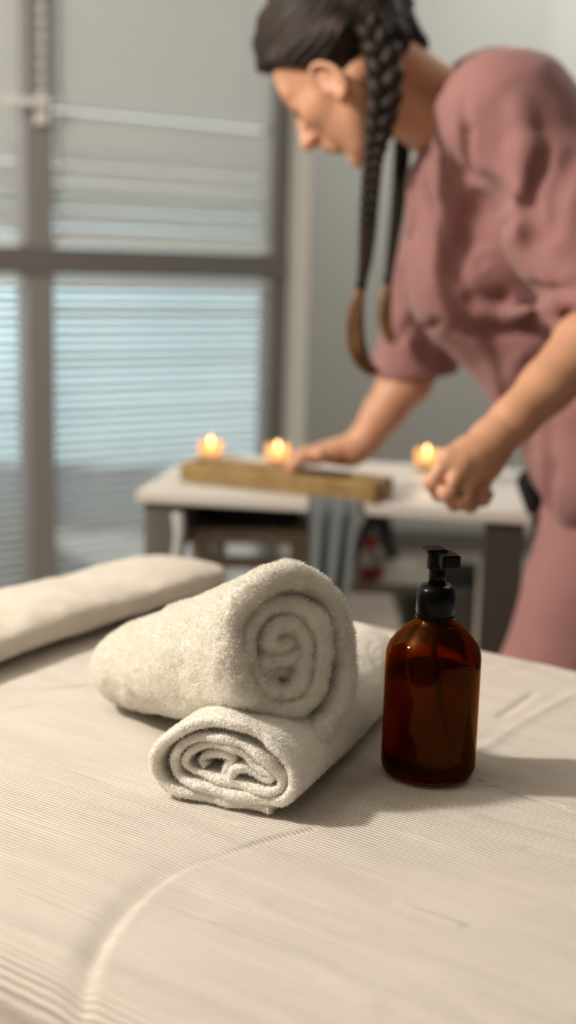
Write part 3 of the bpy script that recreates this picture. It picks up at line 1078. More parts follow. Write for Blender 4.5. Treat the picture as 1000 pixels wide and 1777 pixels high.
# under the table
YS = 2.13
s0 = P(330, 917, YS); s1 = P(538, 925, YS)
SZ = s0[2]
st = empty('low_stool', ((s0[0] + s1[0]) / 2, YS + 0.12, 0), 'pale wooden stool pushed under the side table with a black bag on it', 'stool')
sw = s1[0] - s0[0]
mx_ = (s0[0] + s1[0]) / 2
MB().box((mx_, YS + 0.12, SZ - 0.012), (sw, 0.24, 0.024), None, 0.004).build('seat', M['wood_pale'], st)
for sx in (-1, 1):
    for sy in (0.02, 0.22):
        MB().box((mx_ + sx * (sw / 2 - 0.018), YS + sy, (SZ - 0.024) / 2), (0.032, 0.032, SZ - 0.025), None, 0.003).build('leg', M['wood_pale'], st)
for sy in (0.02, 0.22):
    MB().box((mx_, YS + sy, SZ - 0.062), (sw - 0.07, 0.018, 0.020), None, 0.002).build('apron', M['wood_pale'], st)
b0 = P(352, 912, YS + 0.02); b1 = P(522, 915, YS + 0.02)
bg = Field((b0[0] - 0.03, YS - 0.02, SZ - 0.02), (b1[0] + 0.03, YS + 0.26, SZ + 0.08), 0.005)
bg.op((b0[0] - 0.05, YS - 0.05, SZ - 0.03), (b1[0] + 0.05, YS + 0.3, SZ + 0.1),
      lambda p: (np.linalg.norm(np.maximum(np.abs(p - np.array([(b0[0] + b1[0]) / 2, YS + 0.12, SZ + 0.022])) - np.array([(b1[0] - b0[0]) / 2 - 0.016, 0.075, 0.008]), 0), axis=-1) - 0.013 + 0.002 * vnoise(p, 30)), 0.01)
V, Q = bg.mesh()
tag(mesh_obj('folded_bag', V, Q, M['black']), 'flat black fabric bag lying on the pale stool under the side table', 'bag')

# blue-grey cloth hanging from the table edge
cl0 = tp(0, -0.004, 0)
gx = []
nu, nv = 40, 40
for side in (0, 1):
    for j in range(nv + 1):
        v_ = j / nv
        for i in range(nu + 1):
            u_ = i / nu
            wdt = 0.080 * (1 - 0.40 * v_)
            a = 0.312 - 0.006 * v_ + (u_ - 0.5) * wdt
            fold = 0.007 * math.sin(u_ * 16 + v_ * 2) * (0.3 + v_)
            z = TZ + 0.004 - v_ * 0.30
            b_ = -0.008 - 0.008 * v_ + fold
            if v_ < 0.06:
                b_ = -0.008 + (0.06 - v_) * 0.6; z = TZ + 0.003
            gx.append(tp(a, b_ - side * 0.003, z + (0.0005 if side else 0)))
gx = np.array(gx)
I = np.arange((nu + 1) * (nv + 1)).reshape(nv + 1, nu + 1)
q0 = np.stack([I[:-1, :-1], I[:-1, 1:], I[1:, 1:], I[1:, :-1]], -1).reshape(-1, 4)
off_ = (nu + 1) * (nv + 1)
per = np.concatenate([I[0, :], I[1:, -1], I[-1, :-1][::-1], I[1:-1, 0][::-1]])
sidef = np.stack([per, np.roll(per, -1), np.roll(per, -1) + off_, per + off_], -1)
Q = np.vstack([q0, q0[:, ::-1] + off_, sidef])
tag(mesh_obj('hanging_cloth', gx, Q, M['grey_cloth']), 'blue-grey cloth hanging over the front edge of the side table', 'cloth')

# cable
cp = catmull([tp(0.07, -0.010, TZ - 0.03), tp(0.075, -0.015, TZ - 0.06), tp(0.070, -0.012, TZ - 0.10), tp(0.050, -0.012, TZ - 0.14), tp(0.045, -0.01, TZ - 0.2), tp(0.06, -0.01, TZ - 0.35), tp(0.05, -0.02, 0.02), tp(0.1, -0.06, 0.012), tp(0.2, -0.1, 0.012)], 8)
o = MB().tube(cp, 0.010, 10).build('hanging_cable', M['cable'], None, True)
tag(o, 'thick pale cable hanging down beside the left table leg', 'cable')

# dark bag-like slanted stand and white bottle with red cap under the table
YB = 2.25
b0 = P(641, 985, YB)
bz0 = P(650, 1000, YB)[2]
sh = empty('low_shelf', (b0[0], YB + 0.05, 0), 'dark low shelf under the side table carrying the white bottle with the red cap', 'shelf')
MB().box((b0[0] + 0.02, YB + 0.05, bz0 - 0.011), (0.16, 0.20, 0.02), None, 0.003).build('board', M['floor'], sh)
for sx in (-0.05, 0.09):
    for sy in (-0.03, 0.13):
        MB().box((b0[0] + sx, YB + sy, (bz0 - 0.022) / 2), (0.02, 0.02, bz0 - 0.022), None, 0.002).build('leg', M['dark'], sh)
sb = empty('spray_bottle', (b0[0], YB, bz0), 'small white bottle with red cap and red base under the side table', 'bottle')
MB().lathe([(0.0001, 0.0), (0.021, 0.0), (0.023, 0.004), (0.0225, 0.018), (0.0001, 0.0185)], (b0[0] + 0.004, YB, bz0 + 0.0005), 32, cap=False).build('red_base', M['red'], sb, True)
MB().lathe([(0.0001, 0.0186), (0.021, 0.0186), (0.0205, 0.042), (0.016, 0.050), (0.011, 0.054), (0.0001, 0.054)], (b0[0] + 0.004, YB, bz0 + 0.0005), 32, cap=False).build('body', M['bottle_white'], sb, True)
MB().lathe([(0.0001, 0.054), (0.0125, 0.054), (0.0125, 0.066), (0.009, 0.074), (0.0001, 0.075)], (b0[0] + 0.001, YB, bz0 + 0.0005), 32, cap=False).build('cap', M['red'], sb, True)
# slanted dark leg of a folded stand
fs_ = empty('folded_stand', (*P(650, 930, 2.36)[:2], 0), 'dark folded metal stand leaning behind the white bottle under the side table', 'stand')
pa = P(655, 872, 2.33); pb = P(672, 940, 2.40); pc = P(622, 950, 2.36)
MB().tube([pa, pb, pb + (pb - pa) * 3.0], [0.018, 0.018, 0.015], 10).build('tube_leg', M['steel_dark'], fs_, True)
MB().tube([pa + np.array([0, 0, 0.0]), pc, pc + (pc - pa) * 2.6], [0.012, 0.012, 0.010], 10).build('tube_leg', M['steel_dark'], fs_, True)

# dark box at right under the table
bx0 = P(868, 930, 2.22)
o = MB().box(tp(TW - 0.115, 0.20, 0.30), (0.075, 0.20, 0.60), TA, 0.008)
o = o.build('storage_box', M['dark'], None)
tag(o, 'tall dark narrow box standing under the right end of the side table', 'box')

# ================================================================== THE WOMAN
pers = empty('person', (0.52, 1.80, 0), 'woman in pink tunic with two long dark braids bending over the white side table', 'person')

# --- head frame
hp_ = math.radians(50); hy = math.radians(28)
hh = np.array([-math.cos(hy), math.sin(hy), 0])
fF = hh * math.cos(hp_) + np.array([0, 0, -math.sin(hp_)])
fU = hh * math.sin(hp_) + np.array([0, 0, math.cos(hp_)])
fL = np.cross(fU, fF)
HS = 1.0
EAR = P(565, 111, 1.72)
HO = EAR - fL * 0.073 * HS


def H(x, y, z):
    return HO + HS * (fF * x + fL * y + fU * z)


HAX = [fF, fL, fU]

neck_b = P(792, 215, 1.84)
Sn = P(878, 200, 1.675); En = P(1072, 548, 1.58); Wn = P(893, 728, 1.475)
Sf = P(800, 300, 1.98); Ef = P(733, 618, 2.02); Wf = P(634, 762, Z(560, 830, TZ + 0.03)[1] + 0.06)

parts = []
# head + neck
lo = np.minimum(HO, neck_b) - 0.2; hi = np.maximum(HO, neck_b) + 0.2
Fh = Field(lo, hi, 0.0027)
e = lambda c, r, k=0.012, mode='add': Fh.ell(H(*c), np.array(r) * HS, HAX, k, mode)
e((-0.012, 0, 0.048), (0.092, 0.074, 0.084))
e((0.036, 0, 0.0), (0.048, 0.058, 0.082), 0.03)
e((0.045, 0, -0.045), (0.038, 0.046, 0.048), 0.02)
for s_ in (-1, 1):
    Fh.cap(H(-0.004, s_ * 0.052, -0.038), H(0.052, s_ * 0.020, -0.084), 0.016 * HS, 0.015 * HS, 0.018)
    Fh.cap(H(0.074, s_ * 0.012, 0.036), H(0.066, s_ * 0.040, 0.034), 0.012 * HS, 0.011 * HS, 0.014)
    e((0.054, s_ * 0.038, -0.012), (0.026, 0.022, 0.022), 0.016)
    e((0.091, s_ * 0.033, 0.019), (0.014, 0.017, 0.011), 0.010, 'sub')
    e((0.069, s_ * 0.032, 0.016), (0.0145, 0.0165, 0.0125), 0.004)
e((0.070, 0, -0.087), (0.017, 0.018, 0.015), 0.012)
Fh.cap(H(0.082, 0, 0.030), H(0.106, 0, -0.010), 0.0075 * HS, 0.0095 * HS, 0.010)
e((0.108, 0, -0.014), (0.011, 0.011, 0.009), 0.006)
for s_ in (-1, 1):
    e((0.095, s_ * 0.0125, -0.018), (0.011, 0.007, 0.0075), 0.005)
    e((0.096, s_ * 0.0070, -0.026), (0.005, 0.0032, 0.004), 0.002, 'sub')
Fh.cap(H(0.088, -0.014, -0.042), H(0.088, 0.014, -0.042), 0.0062, 0.0062, 0.006)
Fh.cap(H(0.085, -0.012, -0.053), H(0.085, 0.012, -0.053), 0.0068, 0.0068, 0.006)
Fh.cap(H(0.098, -0.016, -0.0478), H(0.098, 0.016, -0.0478), 0.0035, 0.0035, 0.003, 'sub')
# ears: bowl with a rim
for s_ in (-1, 1):
    c0 = (0.010, s_ * 0.070, -0.020)
    ears = []
    for a in np.linspace(-1.9, 2.6, 14):
        ears.append(H(c0[0] - 0.016 * math.cos(a) + 0.004 * math.sin(a), c0[1] + s_ * (0.010 + 0.006 * math.cos(a)), c0[2] + 0.028 * math.sin(a)))
    Fh.chain(ears, [0.0036] * 13 + [0.0036], 0.003)
    e((c0[0], c0[1] + s_ * 0.002, c0[2]), (0.017, 0.006, 0.027), 0.004)
    e((c0[0] + 0.002, c0[1] + s_ * 0.011, c0[2] + 0.001), (0.010, 0.006, 0.014), 0.003, 'sub')
    e((c0[0] + 0.004, c0[1] + s_ * 0.006, c0[2] - 0.026), (0.008, 0.005, 0.008), 0.004)
    Fh.cap(H(c0[0] + 0.013, c0[1] + s_ * 0.003, c0[2] - 0.008), H(c0[0] + 0.013, c0[1] + s_ * 0.003, c0[2] + 0.002), 0.004, 0.004, 0.003)
# neck
Fh.cap(H(-0.030, 0, -0.020), neck_b, 0.054, 0.060, 0.020)
Fh.cap(H(0.0, 0.020, -0.050), neck_b + np.array([-0.015, -0.045, -0.02]), 0.026, 0.030, 0.02)
Fh.cap(H(0.0, -0.020, -0.050), neck_b + np.array([-0.015, 0.045, -0.02]), 0.026, 0.030, 0.02)
parts.append(Fh.mesh())

# near arm and hand (left hand, back of the hand towards us, fingers curled away)
hl = 0.0022
lo = np.minimum.reduce([En, Wn, P(740, 880, 1.40)]) - 0.07
hi = np.maximum.reduce([En, Wn, P(740, 880, 1.52)]) + 0.07
Fa = Field(lo, hi, hl)
armv = unit(Wn - En)
Fa.chain([En, En + (Wn - En) * 0.28, En + (Wn - En) * 0.7, Wn], [0.040, 0.042, 0.031, 0.0265], 0.012)
Fa.cap(Wn, P(852, 765, 1.462), 0.0250, 0.0250, 0.012)


def hand(Fd, W, mcp, pip, dip, tip, thumb, k=0.006, rr=(0.0098, 0.0102, 0.0097, 0.0086)):
    for i in range(4):
        Fd.cap(W, mcp[i], 0.0175, 0.0125, 0.014)
        m_ = (W + mcp[i]) / 2
    for i in range(3):
        Fd.cap(mcp[i], mcp[i + 1], 0.0112, 0.0108, 0.008)
        Fd.cap((W * 0.4 + mcp[i] * 0.6), (W * 0.4 + mcp[i + 1] * 0.6), 0.0135, 0.013, 0.012)
    for i in range(4):
        r = rr[i]
        # separate fingers: small blend with the palm only at the knuckle
        Fd.cap(mcp[i], pip[i], r * 1.08, r, 0.0035)
        Fd.cap(pip[i], dip[i], r, r * 0.9, 0.0025)
        Fd.cap(dip[i], tip[i], r * 0.9, r * 0.8, 0.002)
        Fd.ell(pip[i], np.array([1, 1, 1]) * r * 1.1, None, 0.003)
    Fd.chain(thumb, [0.017, 0.0135, 0.0112, 0.0092], 0.006)


mcp = [P(778, 796, 1.432), P(803, 806, 1.428), P(829, 812, 1.436), P(851, 812, 1.452)]
pip = [P(751, 836, 1.428), P(776, 856, 1.418), P(804, 866, 1.424), P(833, 860, 1.442)]
dip = [P(762, 858, 1.444), P(789, 874, 1.436), P(816, 878, 1.442), P(840, 868, 1.458)]
tip = [P(782, 858, 1.458), P(805, 868, 1.454), P(829, 868, 1.458), P(848, 858, 1.470)]
thumb = [P(852, 765, 1.475), P(806, 790, 1.475), P(778, 812, 1.470), P(765, 838, 1.462)]
hand(Fa, P(858, 762, 1.462), mcp, pip, dip, tip, thumb)
for i in range(3):   # grooves between the fingers
    a = (mcp[i] + mcp[i + 1]) / 2 * 0.35 + (pip[i] + pip[i + 1]) / 2 * 0.65
    b_ = (dip[i] + dip[i + 1]) / 2
    vd = unit(CAM - a) * 0.012
    Fa.cap(a + vd, b_ + vd, 0.0030, 0.0035, 0.004, 'sub')
parts.append(Fa.mesh())

# far arm and hand (right hand flat on the tray)
lo = np.minimum.reduce([Ef, Wf, P(500, 830, 2.05)]) - 0.07
hi = np.maximum.reduce([Ef, Wf, P(500, 770, 2.15)]) + 0.07
YH = Z(560, 830, TZ + 0.03)[1] + 0.055
Fb = Field(lo, hi, 0.0026)
Fb.chain([Ef, Ef + (Wf - Ef) * 0.3, Ef + (Wf - Ef) * 0.7, Wf], [0.038, 0.040, 0.031, 0.0255], 0.012)
Fb.cap(Wf, P(598, 784, YH), 0.0240, 0.020, 0.01)
zt = TZ + 0.034
hx = unit([-0.97, 0.10, 0]); hyv = np.array([-hx[1], hx[0], 0])
Wh = P(612, 783, YH)
Hc = np.array([Wh[0], Wh[1], 0])
zk = zt + 0.028
q = lambda a, b_, z: np.array([Hc[0], Hc[1], 0]) + hx * a + hyv * b_ + np.array([0, 0, z])
mcp = [q(0.052, 0.030 - 0.020 * i + 0.0, zk) - hx * (0.004 * abs(i - 1)) for i in range(4)]
pip = [q(0.080 - 0.003 * abs(i - 1), 0.033 - 0.021 * i, zk - 0.005) for i in range(4)]
dip = [q(0.094 - 0.003 * abs(i - 1), 0.034 - 0.0215 * i, zk - 0.020) for i in range(4)]
tip = [q(0.097 - 0.003 * abs(i - 1), 0.034 - 0.0215 * i, zt + 0.004) for i in range(4)]
thumb = [q(0.006, -0.012, zk - 0.002), q(0.035, -0.042, zk - 0.010), q(0.062, -0.055, zk - 0.018), q(0.082, -0.056, zt + 0.006)]
hand(Fb, Wh, mcp, pip, dip, tip, thumb)
parts.append(Fb.mesh())

# --- trunk and legs under the clothes (coarse)
chest = P(880, 330, 1.83); waist = P(975, 590, 1.82); pelv = P(1060, 790, 1.80)
hipn = pelv + np.array([0.02, -0.075, -0.03]); hipf = pelv + np.array([0.02, 0.085, -0.03])
kn = P(972, 1150, 1.72); kf = P(1010, 1180, 1.92)
kn[2] = 0.50; kf[2] = 0.50
an = np.array([kn[0] + 0.06, kn[1] + 0.03, 0.10]); af = np.array([kf[0] + 0.13, kf[1] + 0.03, 0.10])
lo = np.array([0.05, 1.45, 0.0]); hi = np.array([0.85, 2.25, 1.5])
Fc_ = Field(lo, hi, 0.009)
sqv = (unit(np.cross(unit(waist - chest), [0, 1, 0])), 1.25)
Fc_.cap(neck_b, chest, 0.055, 0.10, 0.03)
Fc_.cap(chest, waist, 0.100, 0.082, 0.03)
Fc_.cap(waist, pelv + np.array([0.03, 0, 0]), 0.082, 0.098, 0.03)
Fc_.cap(neck_b, Sn, 0.045, 0.045, 0.03); Fc_.cap(neck_b, Sf, 0.045, 0.045, 0.03)
Fc_.cap(Sn, En, 0.046, 0.036, 0.02); Fc_.cap(Sf, Ef, 0.046, 0.034, 0.02)
Fc_.chain([hipn, kn, an], [0.072, 0.052, 0.035], 0.02); Fc_.chain([hipf, kf, af], [0.075, 0.052, 0.035], 0.02)
Fc_.cap(an, an + np.array([-0.12, 0.01, -0.055]), 0.032, 0.022, 0.01)
Fc_.cap(af, af + np.array([-0.12, 0.01, -0.055]), 0.032, 0.022, 0.01)
parts.append(Fc_.mesh())
V, Q = join_meshes(parts)
mesh_obj('body', V, Q, M['skin'], pers)

# --- tunic
lo = np.array([0.10, 1.44, 0.60]); hi = np.array([0.86, 2.30, 1.50])
Ft = Field(lo, hi, 0.0045)
Ft.cap(neck_b + np.array([0.02, 0, 0.0]), chest, 0.078, 0.122, 0.05)
waist = waist + np.array([0.012, 0, 0])
Ft.cap(chest, waist, 0.120, 0.098, 0.05)
Ft.cap(waist, pelv + np.array([0.02, 0, 0.02]), 0.100, 0.130, 0.05)
# shoulders / yoke
Ft.cap(neck_b + np.array([0.03, -0.02, 0.0]), Sn, 0.062, 0.068, 0.04)
Ft.cap(neck_b + np.array([0.03, 0.02, 0.0]), Sf, 0.062, 0.062, 0.04)
Ft.cap(Sn, Sf + np.array([0.05, -0.05, 0.05]), 0.06, 0.06, 0.05)
Ft.ell(P(892, 195, 1.82), (0.085, 0.13, 0.078), None, 0.05)
# bust
Ft.cap(P(822, 470, 1.80), P(800, 440, 1.93), 0.085, 0.075, 0.05)
Ft.cap(P(772, 330, 1.80), P(810, 510, 1.82), 0.045, 0.066, 0.05)
Ft.cap(P(814, 515, 1.84), P(925, 625, 1.84), 0.070, 0.085, 0.035)
# skirt of the tunic: front flap + side flap
Ft.cap(P(945, 660, 1.80), P(972, 800, 1.80), 0.062, 0.045, 0.04)
Ft.cap(P(1020, 740, 1.70), P(1030, 830, 1.68), 0.075, 0.075, 0.02)
# sleeves
Sd = unit(En - Sn); Fdv = unit(Ef - Sf)
Ft.chain([Sn, Sn + (En - Sn) * 0.5, En + Sd * 0.005], [0.074, 0.076, 0.082], 0.035)
Fcuff = P(718, 640, 2.02)
Ft.chain([Sf, Sf + (Fcuff - Sf) * 0.5, Fcuff], [0.066, 0.062, 0.068], 0.025)
Ft.blur(1)
# creases
def crease(pts, Y, r=0.006, depth=0.5, k=0.012, mode='sub'):
    """fold along a line measured at depth Y: dig where it meets the cloth"""
    pp = []
    for (x, y) in pts:
        # march from the camera until the field goes negative
        d_ = unit(ray(x, y)); t = 1.35
        hit = None
        for _ in range(260):
            p = CAM + d_ * t
            i = np.round((p - Ft.lo) / Ft.h).astype(int)
            if (i >= 0).all() and (i < np.array(Ft.shape)).all() and F0[tuple(i)] < 0:
                hit = p; break
            t += 0.003
        if hit is not None:
            pp.append(hit - d_ * (r * 0.32) if mode == 'sub' else hit + d_ * (r * depth))
    if len(pp) > 1:
        Ft.chain(pp, [r * (0.5 if j in (0, len(pp) - 1) else 1) for j in range(len(pp))], k, mode)


F0 = Ft.F.copy()
crease([(780, 260), (800, 300), (840, 335), (872, 345)], 0, 0.012, 0.4, 0.022)
crease([(872, 345), (830, 365), (805, 420), (790, 470)], 0, 0.014, 0.4, 0.024)
crease([(900, 365), (870, 390), (840, 420)], 0, 0.007, 0.4, 0.016)
crease([(800, 462), (830, 455), (850, 448)], 0, 0.005, 0.4, 0.010)
crease([(735, 300), (757, 350), (770, 410), (790, 470), (822, 518)], 0, 0.005, 0.4, 0.009)
crease([(785, 578), (850, 572), (920, 560), (990, 545)], 0, 0.010, 0.4, 0.020)
crease([(822, 520), (870, 525), (930, 510), (995, 500)], 0, 0.008, 0.4, 0.018)
crease([(925, 230), (930, 300), (915, 360), (925, 420), (960, 470)], 0, 0.010, 0.4, 0.022)
crease([(1000, 270), (965, 330), (960, 400)], 0, 0.008, 0.4, 0.018)
crease([(945, 610), (920, 640), (880, 690)], 0, 0.010, 0.4, 0.018)
crease([(905, 720), (915, 780), (925, 850)], 0, 0.014, 0.4, 0.018)
crease([(950, 740), (950, 820), (952, 890)], 0, 0.012, 0.4, 0.014)
crease([(800, 180), (812, 230), (815, 300)], 0, 0.006, 0.4, 0.014)
crease([(900, 180), (915, 260), (905, 330)], 0, 0.012, 0.5, 0.022, 'add')
crease([(765, 180), (762, 250), (775, 330), (785, 400)], 0, 0.008, 0.5, 0.014, 'add')
crease([(830, 540), (880, 545), (960, 528)], 0, 0.008, 0.5, 0.014, 'add')
crease([(690, 590), (720, 560), (760, 560)], 0, 0.008, 0.5, 0.016)
crease([(700, 480), (712, 400), (716, 330)], 0, 0.008, 0.5, 0.016)


def folds(p):
    w_ = p.copy()
    return 0.0035 * vnoise(w_ * np.array([1.0, 1.0, 0.6]), 16) + 0.0016 * vnoise(w_, 38)


Ft.disp(folds)
# neck opening (V), cuffs and hem hollowed
Ft.cap(H(-0.030, 0, -0.020), neck_b + np.array([-0.006, 0, 0.0]), 0.0595, 0.064, 0.006, 'sub')
Ft.cap(neck_b + np.array([-0.05, 0.0, -0.03]), P(742, 300, 1.80), 0.045, 0.012, 0.008, 'sub')


def cut(P0, n_, R):   # remove everything beyond plane within radius R
    n_ = unit(n_)

    def fn(p):
        v = p - P0
        dpl = -(v @ n_)
        rad = np.linalg.norm(v - (v @ n_)[..., None] * n_, axis=-1) - R
        return np.maximum(dpl, rad)
    Ft.op(P0 - 0.2, P0 + 0.2, fn, 0.003, 'sub')


cut(Fcuff + Fdv * 0.012, unit(np.array([0.10, 0.0, -1.0])), 0.10)
Ft.cap(Fcuff - Fdv * 0.03, Fcuff + Fdv * 0.12, 0.053, 0.056, 0.004, 'sub')
cut(En + Sd * 0.03, Sd, 0.11)
Ft.cap(En - Sd * 0.02, En + Sd * 0.15, 0.066, 0.070, 0.004, 'sub')


def hem(p):
    return p[..., 2] - 0.735
Ft.op(np.array([0.1, 1.4, 0.6]), np.array([0.9, 2.3, 0.80]), lambda p: p[..., 2] - 0.762, 0.004, 'sub')
V, Q = Ft.mesh()
tun = mesh_obj('tunic', V, Q, M['tunic'], pers)
# lapel band of the wrap front
# --- trousers
Fp = Field((0.08, 1.44, 0.04), (0.88, 2.24, 0.95), 0.0065)
Fp.cap(pelv + np.array([0.03, -0.05, 0.0]), pelv + np.array([0.03, 0.05, 0.0]), 0.115, 0.115, 0.03)
Fp.chain([hipn, kn, an + np.array([0, 0, 0.0])], [0.115, 0.092, 0.082], 0.03)
Fp.chain([hipf, kf, af], [0.112, 0.090, 0.080], 0.02)
Fp.disp(lambda p: 0.005 * vnoise(p * np.array([1, 1, 0.5]), 14) + 0.002 * vnoise(p, 34))
Fp.op(np.array([0, 1.4, 0]), np.array([0.95, 2.3, 0.1]), lambda p: p[..., 2] - 0.075, 0.004, 'sub')
V, Q = Fp.mesh()
mesh_obj('trousers', V, Q, M['tunic'], pers)
for A0 in (an, af):
    Fs = Field(A0 - 0.25, A0 + 0.15, 0.006)
    Fs.cap(A0 + np.array([0.03, 0, -0.055]), A0 + np.array([-0.15, 0.01, -0.066]), 0.042, 0.040, 0.02, sq=((0, 0, 1), 1.2))
    Fs.cap(A0 + np.array([0.0, 0, -0.03]), A0 + np.array([-0.06, 0.0, -0.05]), 0.042, 0.042, 0.02)
    Fs.op(A0 - 0.3, A0 + np.array([0.3, 0.3, -0.095]), lambda p: p[..., 2] - 0.002, 0.002, 'sub')
    Fs.cap(A0 + np.array([0, 0, -0.02]), A0 + np.array([0, 0, 0.1]), 0.034, 0.036, 0.003, 'sub')
    V, Q = Fs.mesh()
    mesh_obj('shoe', V, Q, M['shoe'], pers)

# --- hair
Fr = Field(HO - 0.19, HO + 0.19, 0.0026)
Fr.ell(H(-0.011, 0, 0.050), np.array([0.105, 0.084, 0.098]) * HS, HAX, 0.01)
Fr.cap(H(-0.085, 0.02, 0.03), H(-0.070, 0.03, -0.03), 0.036, 0.028, 0.02)
Fr.cap(H(-0.085, -0.02, 0.03), H(-0.070, -0.03, -0.03), 0.036, 0.028, 0.02)
# side hair swept from temple over the ear
Fr.cap(H(0.045, 0.060, 0.058), H(-0.045, 0.074, 0.010), 0.020, 0.020, 0.015)
Fr.cap(H(0.045, -0.060, 0.058), H(-0.045, -0.074, 0.010), 0.020, 0.020, 0.015)


def strands(p):
    v = (p - HO) @ np.array(HAX).T
    ang = np.arctan2(v[..., 1], v[..., 2] - 0.02)
    r = 0.0016 * np.sin(ang * 46 + 3 * np.sin(v[..., 0] * 50)) + 0.0022 * vnoise(v * np.array([0.35, 1, 1]), 60)
    # french-braid ridges over the crown
    for s_ in (-1, 1):
        dy = v[..., 1] - s_ * 0.034
        w_ = np.exp(-(dy / 0.020) ** 2) * (v[..., 2] > 0)
        along = np.arctan2(v[..., 0] + 0.016, v[..., 2] - 0.04)
        r = r - w_ * (0.0050 + 0.0018 * np.sin(along * 19 + np.abs(dy) * 190))
    return r


Fr.disp(strands)


def hairline(p):
    v = (p - HO) @ np.array(HAX).T / HS
    x, y, z = v[..., 0], np.abs(v[..., 1]), v[..., 2]
    # plane from the forehead hairline to just in front of the ear
    pl = (z - 0.082) * 0.50 - (x - 0.072) * 0.866 + 0.006 * np.sin(y * 60)
    lim = z + 0.052 + 0.35 * (x + 0.05) * -1
    # keep the ears clear
    return -np.minimum(pl - 0.006, lim) * HS


sl, pgrid = Fr._sl(HO - 0.19, HO + 0.19)
Fr.F[sl] = np.maximum(Fr.F[sl], hairline(pgrid))
for s_ in (-1, 1):
    Fr.ell(H(0.014, s_ * 0.085, -0.022), np.array([0.025, 0.030, 0.032]), HAX, 0.006, 'sub')
V, Q = Fr.mesh()
mesh_obj('hair', V, Q, M['hair'], pers)


def braid(pts, widths, name='braid', tail=None, tailw=None, ratio=0.55):
    c = catmull(pts, 14)
    wv = np.interp(np.linspace(0, 1, len(c)), np.linspace(0, 1, len(widths)), widths)
    seg = np.r_[0, np.cumsum(np.linalg.norm(np.diff(c, axis=0), axis=1))]
    n = 320
    S = np.linspace(0, seg[-1], n)
    cc_ = np.stack([np.interp(S, seg, c[:, k]) for k in range(3)], -1)
    w_ = np.interp(S, seg, wv)
    T = np.gradient(cc_, axis=0); T /= np.linalg.norm(T, axis=1)[:, None]
    side = np.cross(T, [0, 1.0, 0]); side /= np.linalg.norm(side, axis=1)[:, None]
    dep = np.cross(side, T)
    # phase so that crossings are spaced with the width
    phase = np.cumsum(np.r_[0, np.diff(S)] / (w_ * 3.2)) * 2 * math.pi
    mb = MB()
    for i in range(3):
        ph3 = phase + i * 2 * math.pi / 3
        pp = cc_ + side * (0.52 * w_ * np.sin(ph3))[:, None] + dep * (0.30 * w_ * np.sin(2 * ph3))[:, None]
        mb.tube(pp, w_ * 0.50, 10)
    o = mb.build(name, M['hair'], pers, True)
    if tail is not None:
        tc_ = catmull(tail, 10)
        tb_ = MB()
        tw = np.interp(np.linspace(0, 1, len(tc_)), np.linspace(0, 1, len(tailw)), tailw)
        T = np.gradient(tc_, axis=0); T /= np.linalg.norm(T, axis=1)[:, None]
        sd = np.cross(T, [0, 1.0, 0]); sd /= np.linalg.norm(sd, axis=1)[:, None]
        dp = np.cross(sd, T)
        for k in range(26):
            a = rng.random() * 2 * math.pi; rr_ = math.sqrt(rng.random())
            wob = 1 + 0.15 * np.sin(np.linspace(0, 6, len(tc_)) + a)
            end = 0.75 + 0.25 * rng.random()
            m_ = int(len(tc_) * end)
            pp = tc_ + (sd * math.cos(a) + dp * math.sin(a)) * (tw * rr_ * 0.75 * wob)[:, None]
            rad = tw * 0.42 * np.clip(1.25 - np.linspace(0, 1, len(tc_)) / end, 0.12, 1)
            tb_.tube(pp[:m_], rad[:m_], 7)
        t_ = tb_.build('loose_end', M['hair_tip'], o, True)
        rg = tc_[0]
        MB().tube([rg - T[0] * 0.006, rg, rg + T[0] * 0.006], [tw[0] * 1.15, tw[0] * 1.3, tw[0] * 1.15], 14).build('hair_tie', M['black'], o, True)
    return o


braid([P(640, 40, 1.70), P(662, 90, 1.69), P(668, 150, 1.68), P(660, 210, 1.68), P(648, 275, 1.68), P(642, 340, 1.68), P(638, 400, 1.68), P(634, 450, 1.68), P(628, 492, 1.68)],
      [0.020, 0.025, 0.025, 0.021, 0.0140, 0.0130, 0.0120, 0.0098, 0.0065], 'braid',
      [P(627, 494, 1.68), P(618, 530, 1.68), P(614, 570, 1.685), P(619, 605, 1.69), P(632, 630, 1.70), P(650, 645, 1.71), P(664, 650, 1.72)],
      [0.006, 0.0095, 0.0120, 0.0135, 0.012, 0.009, 0.005])
braid([P(700, 120, 1.90), P(703, 200, 1.92), P(698, 262, 1.92), P(694, 320, 1.92), P(688, 380, 1.92), P(680, 440, 1.92), P(674, 485, 1.92)],
      [0.022, 0.016, 0.013, 0.0125, 0.0110, 0.0085, 0.0065], 'braid',
      [P(673, 487, 1.92), P(667, 520, 1.92), P(668, 555, 1.92), P(676, 582, 1.92), P(688, 602, 1.92)],
      [0.006, 0.0100, 0.0115, 0.010, 0.004])

# face details
for s_ in (-1, 1):
    pts = [H(0.083, s_ * 0.016, 0.040), H(0.0815, s_ * 0.030, 0.0445), H(0.070, s_ * 0.045, 0.041)]
    MB().tube(catmull(pts, 6), [0.0026] * 6 + [0.002] * 6 + [0.001], 8).build('eyebrow', M['hair'], pers, True)
    pts = [H(0.0835, s_ * 0.020, 0.0095), H(0.0850, s_ * 0.032, 0.0065), H(0.0775, s_ * 0.045, 0.0095)]
    MB().tube(catmull(pts, 6), 0.0014, 6).build('eyelashes', M['hair'], pers, True)
MB().tube(catmull([H(0.0905, -0.020, -0.0455), H(0.0955, 0, -0.0435), H(0.0905, 0.020, -0.0455)], 6), [0.002] + [0.0032] * 11 + [0.002], 8).build('lips', M['lip'], pers, True)
ln = MB().tube(catmull([P(722, 262, 1.76), P(742, 300, 1.75), P(752, 340, 1.745)], 6), 0.0012, 6)

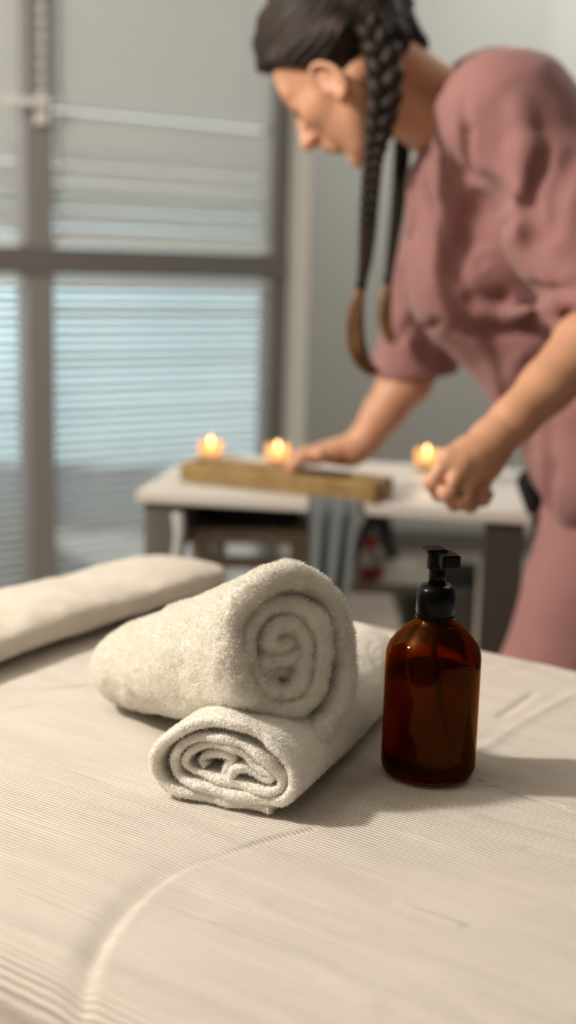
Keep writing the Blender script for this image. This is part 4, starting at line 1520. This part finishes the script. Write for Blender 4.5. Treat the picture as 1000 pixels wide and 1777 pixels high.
# small black rounded shape at the hip, between tunic and table
pc_ = P(921, 868, 1.815)
Fq = Field(pc_ - 0.08, pc_ + 0.08, 0.004)
Fq.cap(pc_ + np.array([0.0, 0, 0.025]), pc_ + np.array([0.004, 0, -0.010]), 0.022, 0.012, 0.01)
V, Q = Fq.mesh()
mesh_obj('hip_dark_shape', V, Q, M['black'], pers)

# ================================================================== LIGHT
def light(name, typ, loc, energy, color, size=0.1, target=None, **kw):
    l = bpy.data.lights.new(name, typ)
    l.energy = energy; l.color = color
    if typ == 'AREA': l.size = size
    else: l.shadow_soft_size = size
    o = bpy.data.objects.new(name, l); o.location = Vector([float(c) for c in loc])
    COL.objects.link(o)
    if target is not None:
        o.rotation_euler = (Vector(target) - Vector(loc)).to_track_quat('-Z', 'Y').to_euler()
    for k, v in kw.items(): setattr(l, k, v)
    return o


light('lamp', 'POINT', (-1.52, 0.95, 2.10), 165, (1.0, 0.905, 0.80), 0.06)
light('ceiling_lamp', 'AREA', (1.2, 2.2, 2.55), 7, (1.0, 0.91, 0.80), 0.9, (1.2, 2.2, 0))
light('back_wall_fill', 'AREA', (1.0, 3.9, 2.55), 27, (0.97, 0.97, 0.92), 1.2, (1.0, 4.0, 0))  # added fill that brightens the back wall, not a known fixture
light('facade_fill', 'AREA', (-2.0, 4.6, 3.2), 560, (0.70, 0.90, 1.0), 1.2, (-2.2, 7.0, 0.6))  # added cyan fill on the facade for the glow behind the lower blind
wld = bpy.data.worlds.new('world'); scene.world = wld
wld.use_nodes = True
bgn = wld.node_tree.nodes['Background']
bgn.inputs[0].default_value = (0.70, 0.74, 0.78, 1); bgn.inputs[1].default_value = 3.1

# ================================================================== CAMERA
cam = bpy.data.cameras.new('camera')
co2 = bpy.data.objects.new('camera', cam)
COL.objects.link(co2)
Rm = Matrix(((cR[0], cU[0], -cF[0]), (cR[1], cU[1], -cF[1]), (cR[2], cU[2], -cF[2])))
co2.matrix_world = Matrix.Translation(Vector(CAM)) @ Rm.to_4x4()
cam.sensor_fit = 'VERTICAL'; cam.sensor_height = 36.0
cam.lens = F_PX / 1777 * 36.0
cam.clip_start = 0.02
cam.dof.use_dof = True
cam.dof.focus_distance = 0.895
cam.dof.aperture_fstop = (cam.lens / 1000) / 0.0145
scene.camera = co2

scene.view_settings.view_transform = 'Standard'
scene.view_settings.look = 'None'
scene.view_settings.gamma = 1
scene.view_settings.exposure = 0.0
scene.cycles.use_denoising = True
scene.cycles.max_bounces = 10
scene.cycles.transmission_bounces = 10
scene.cycles.sample_clamp_indirect = 4.0
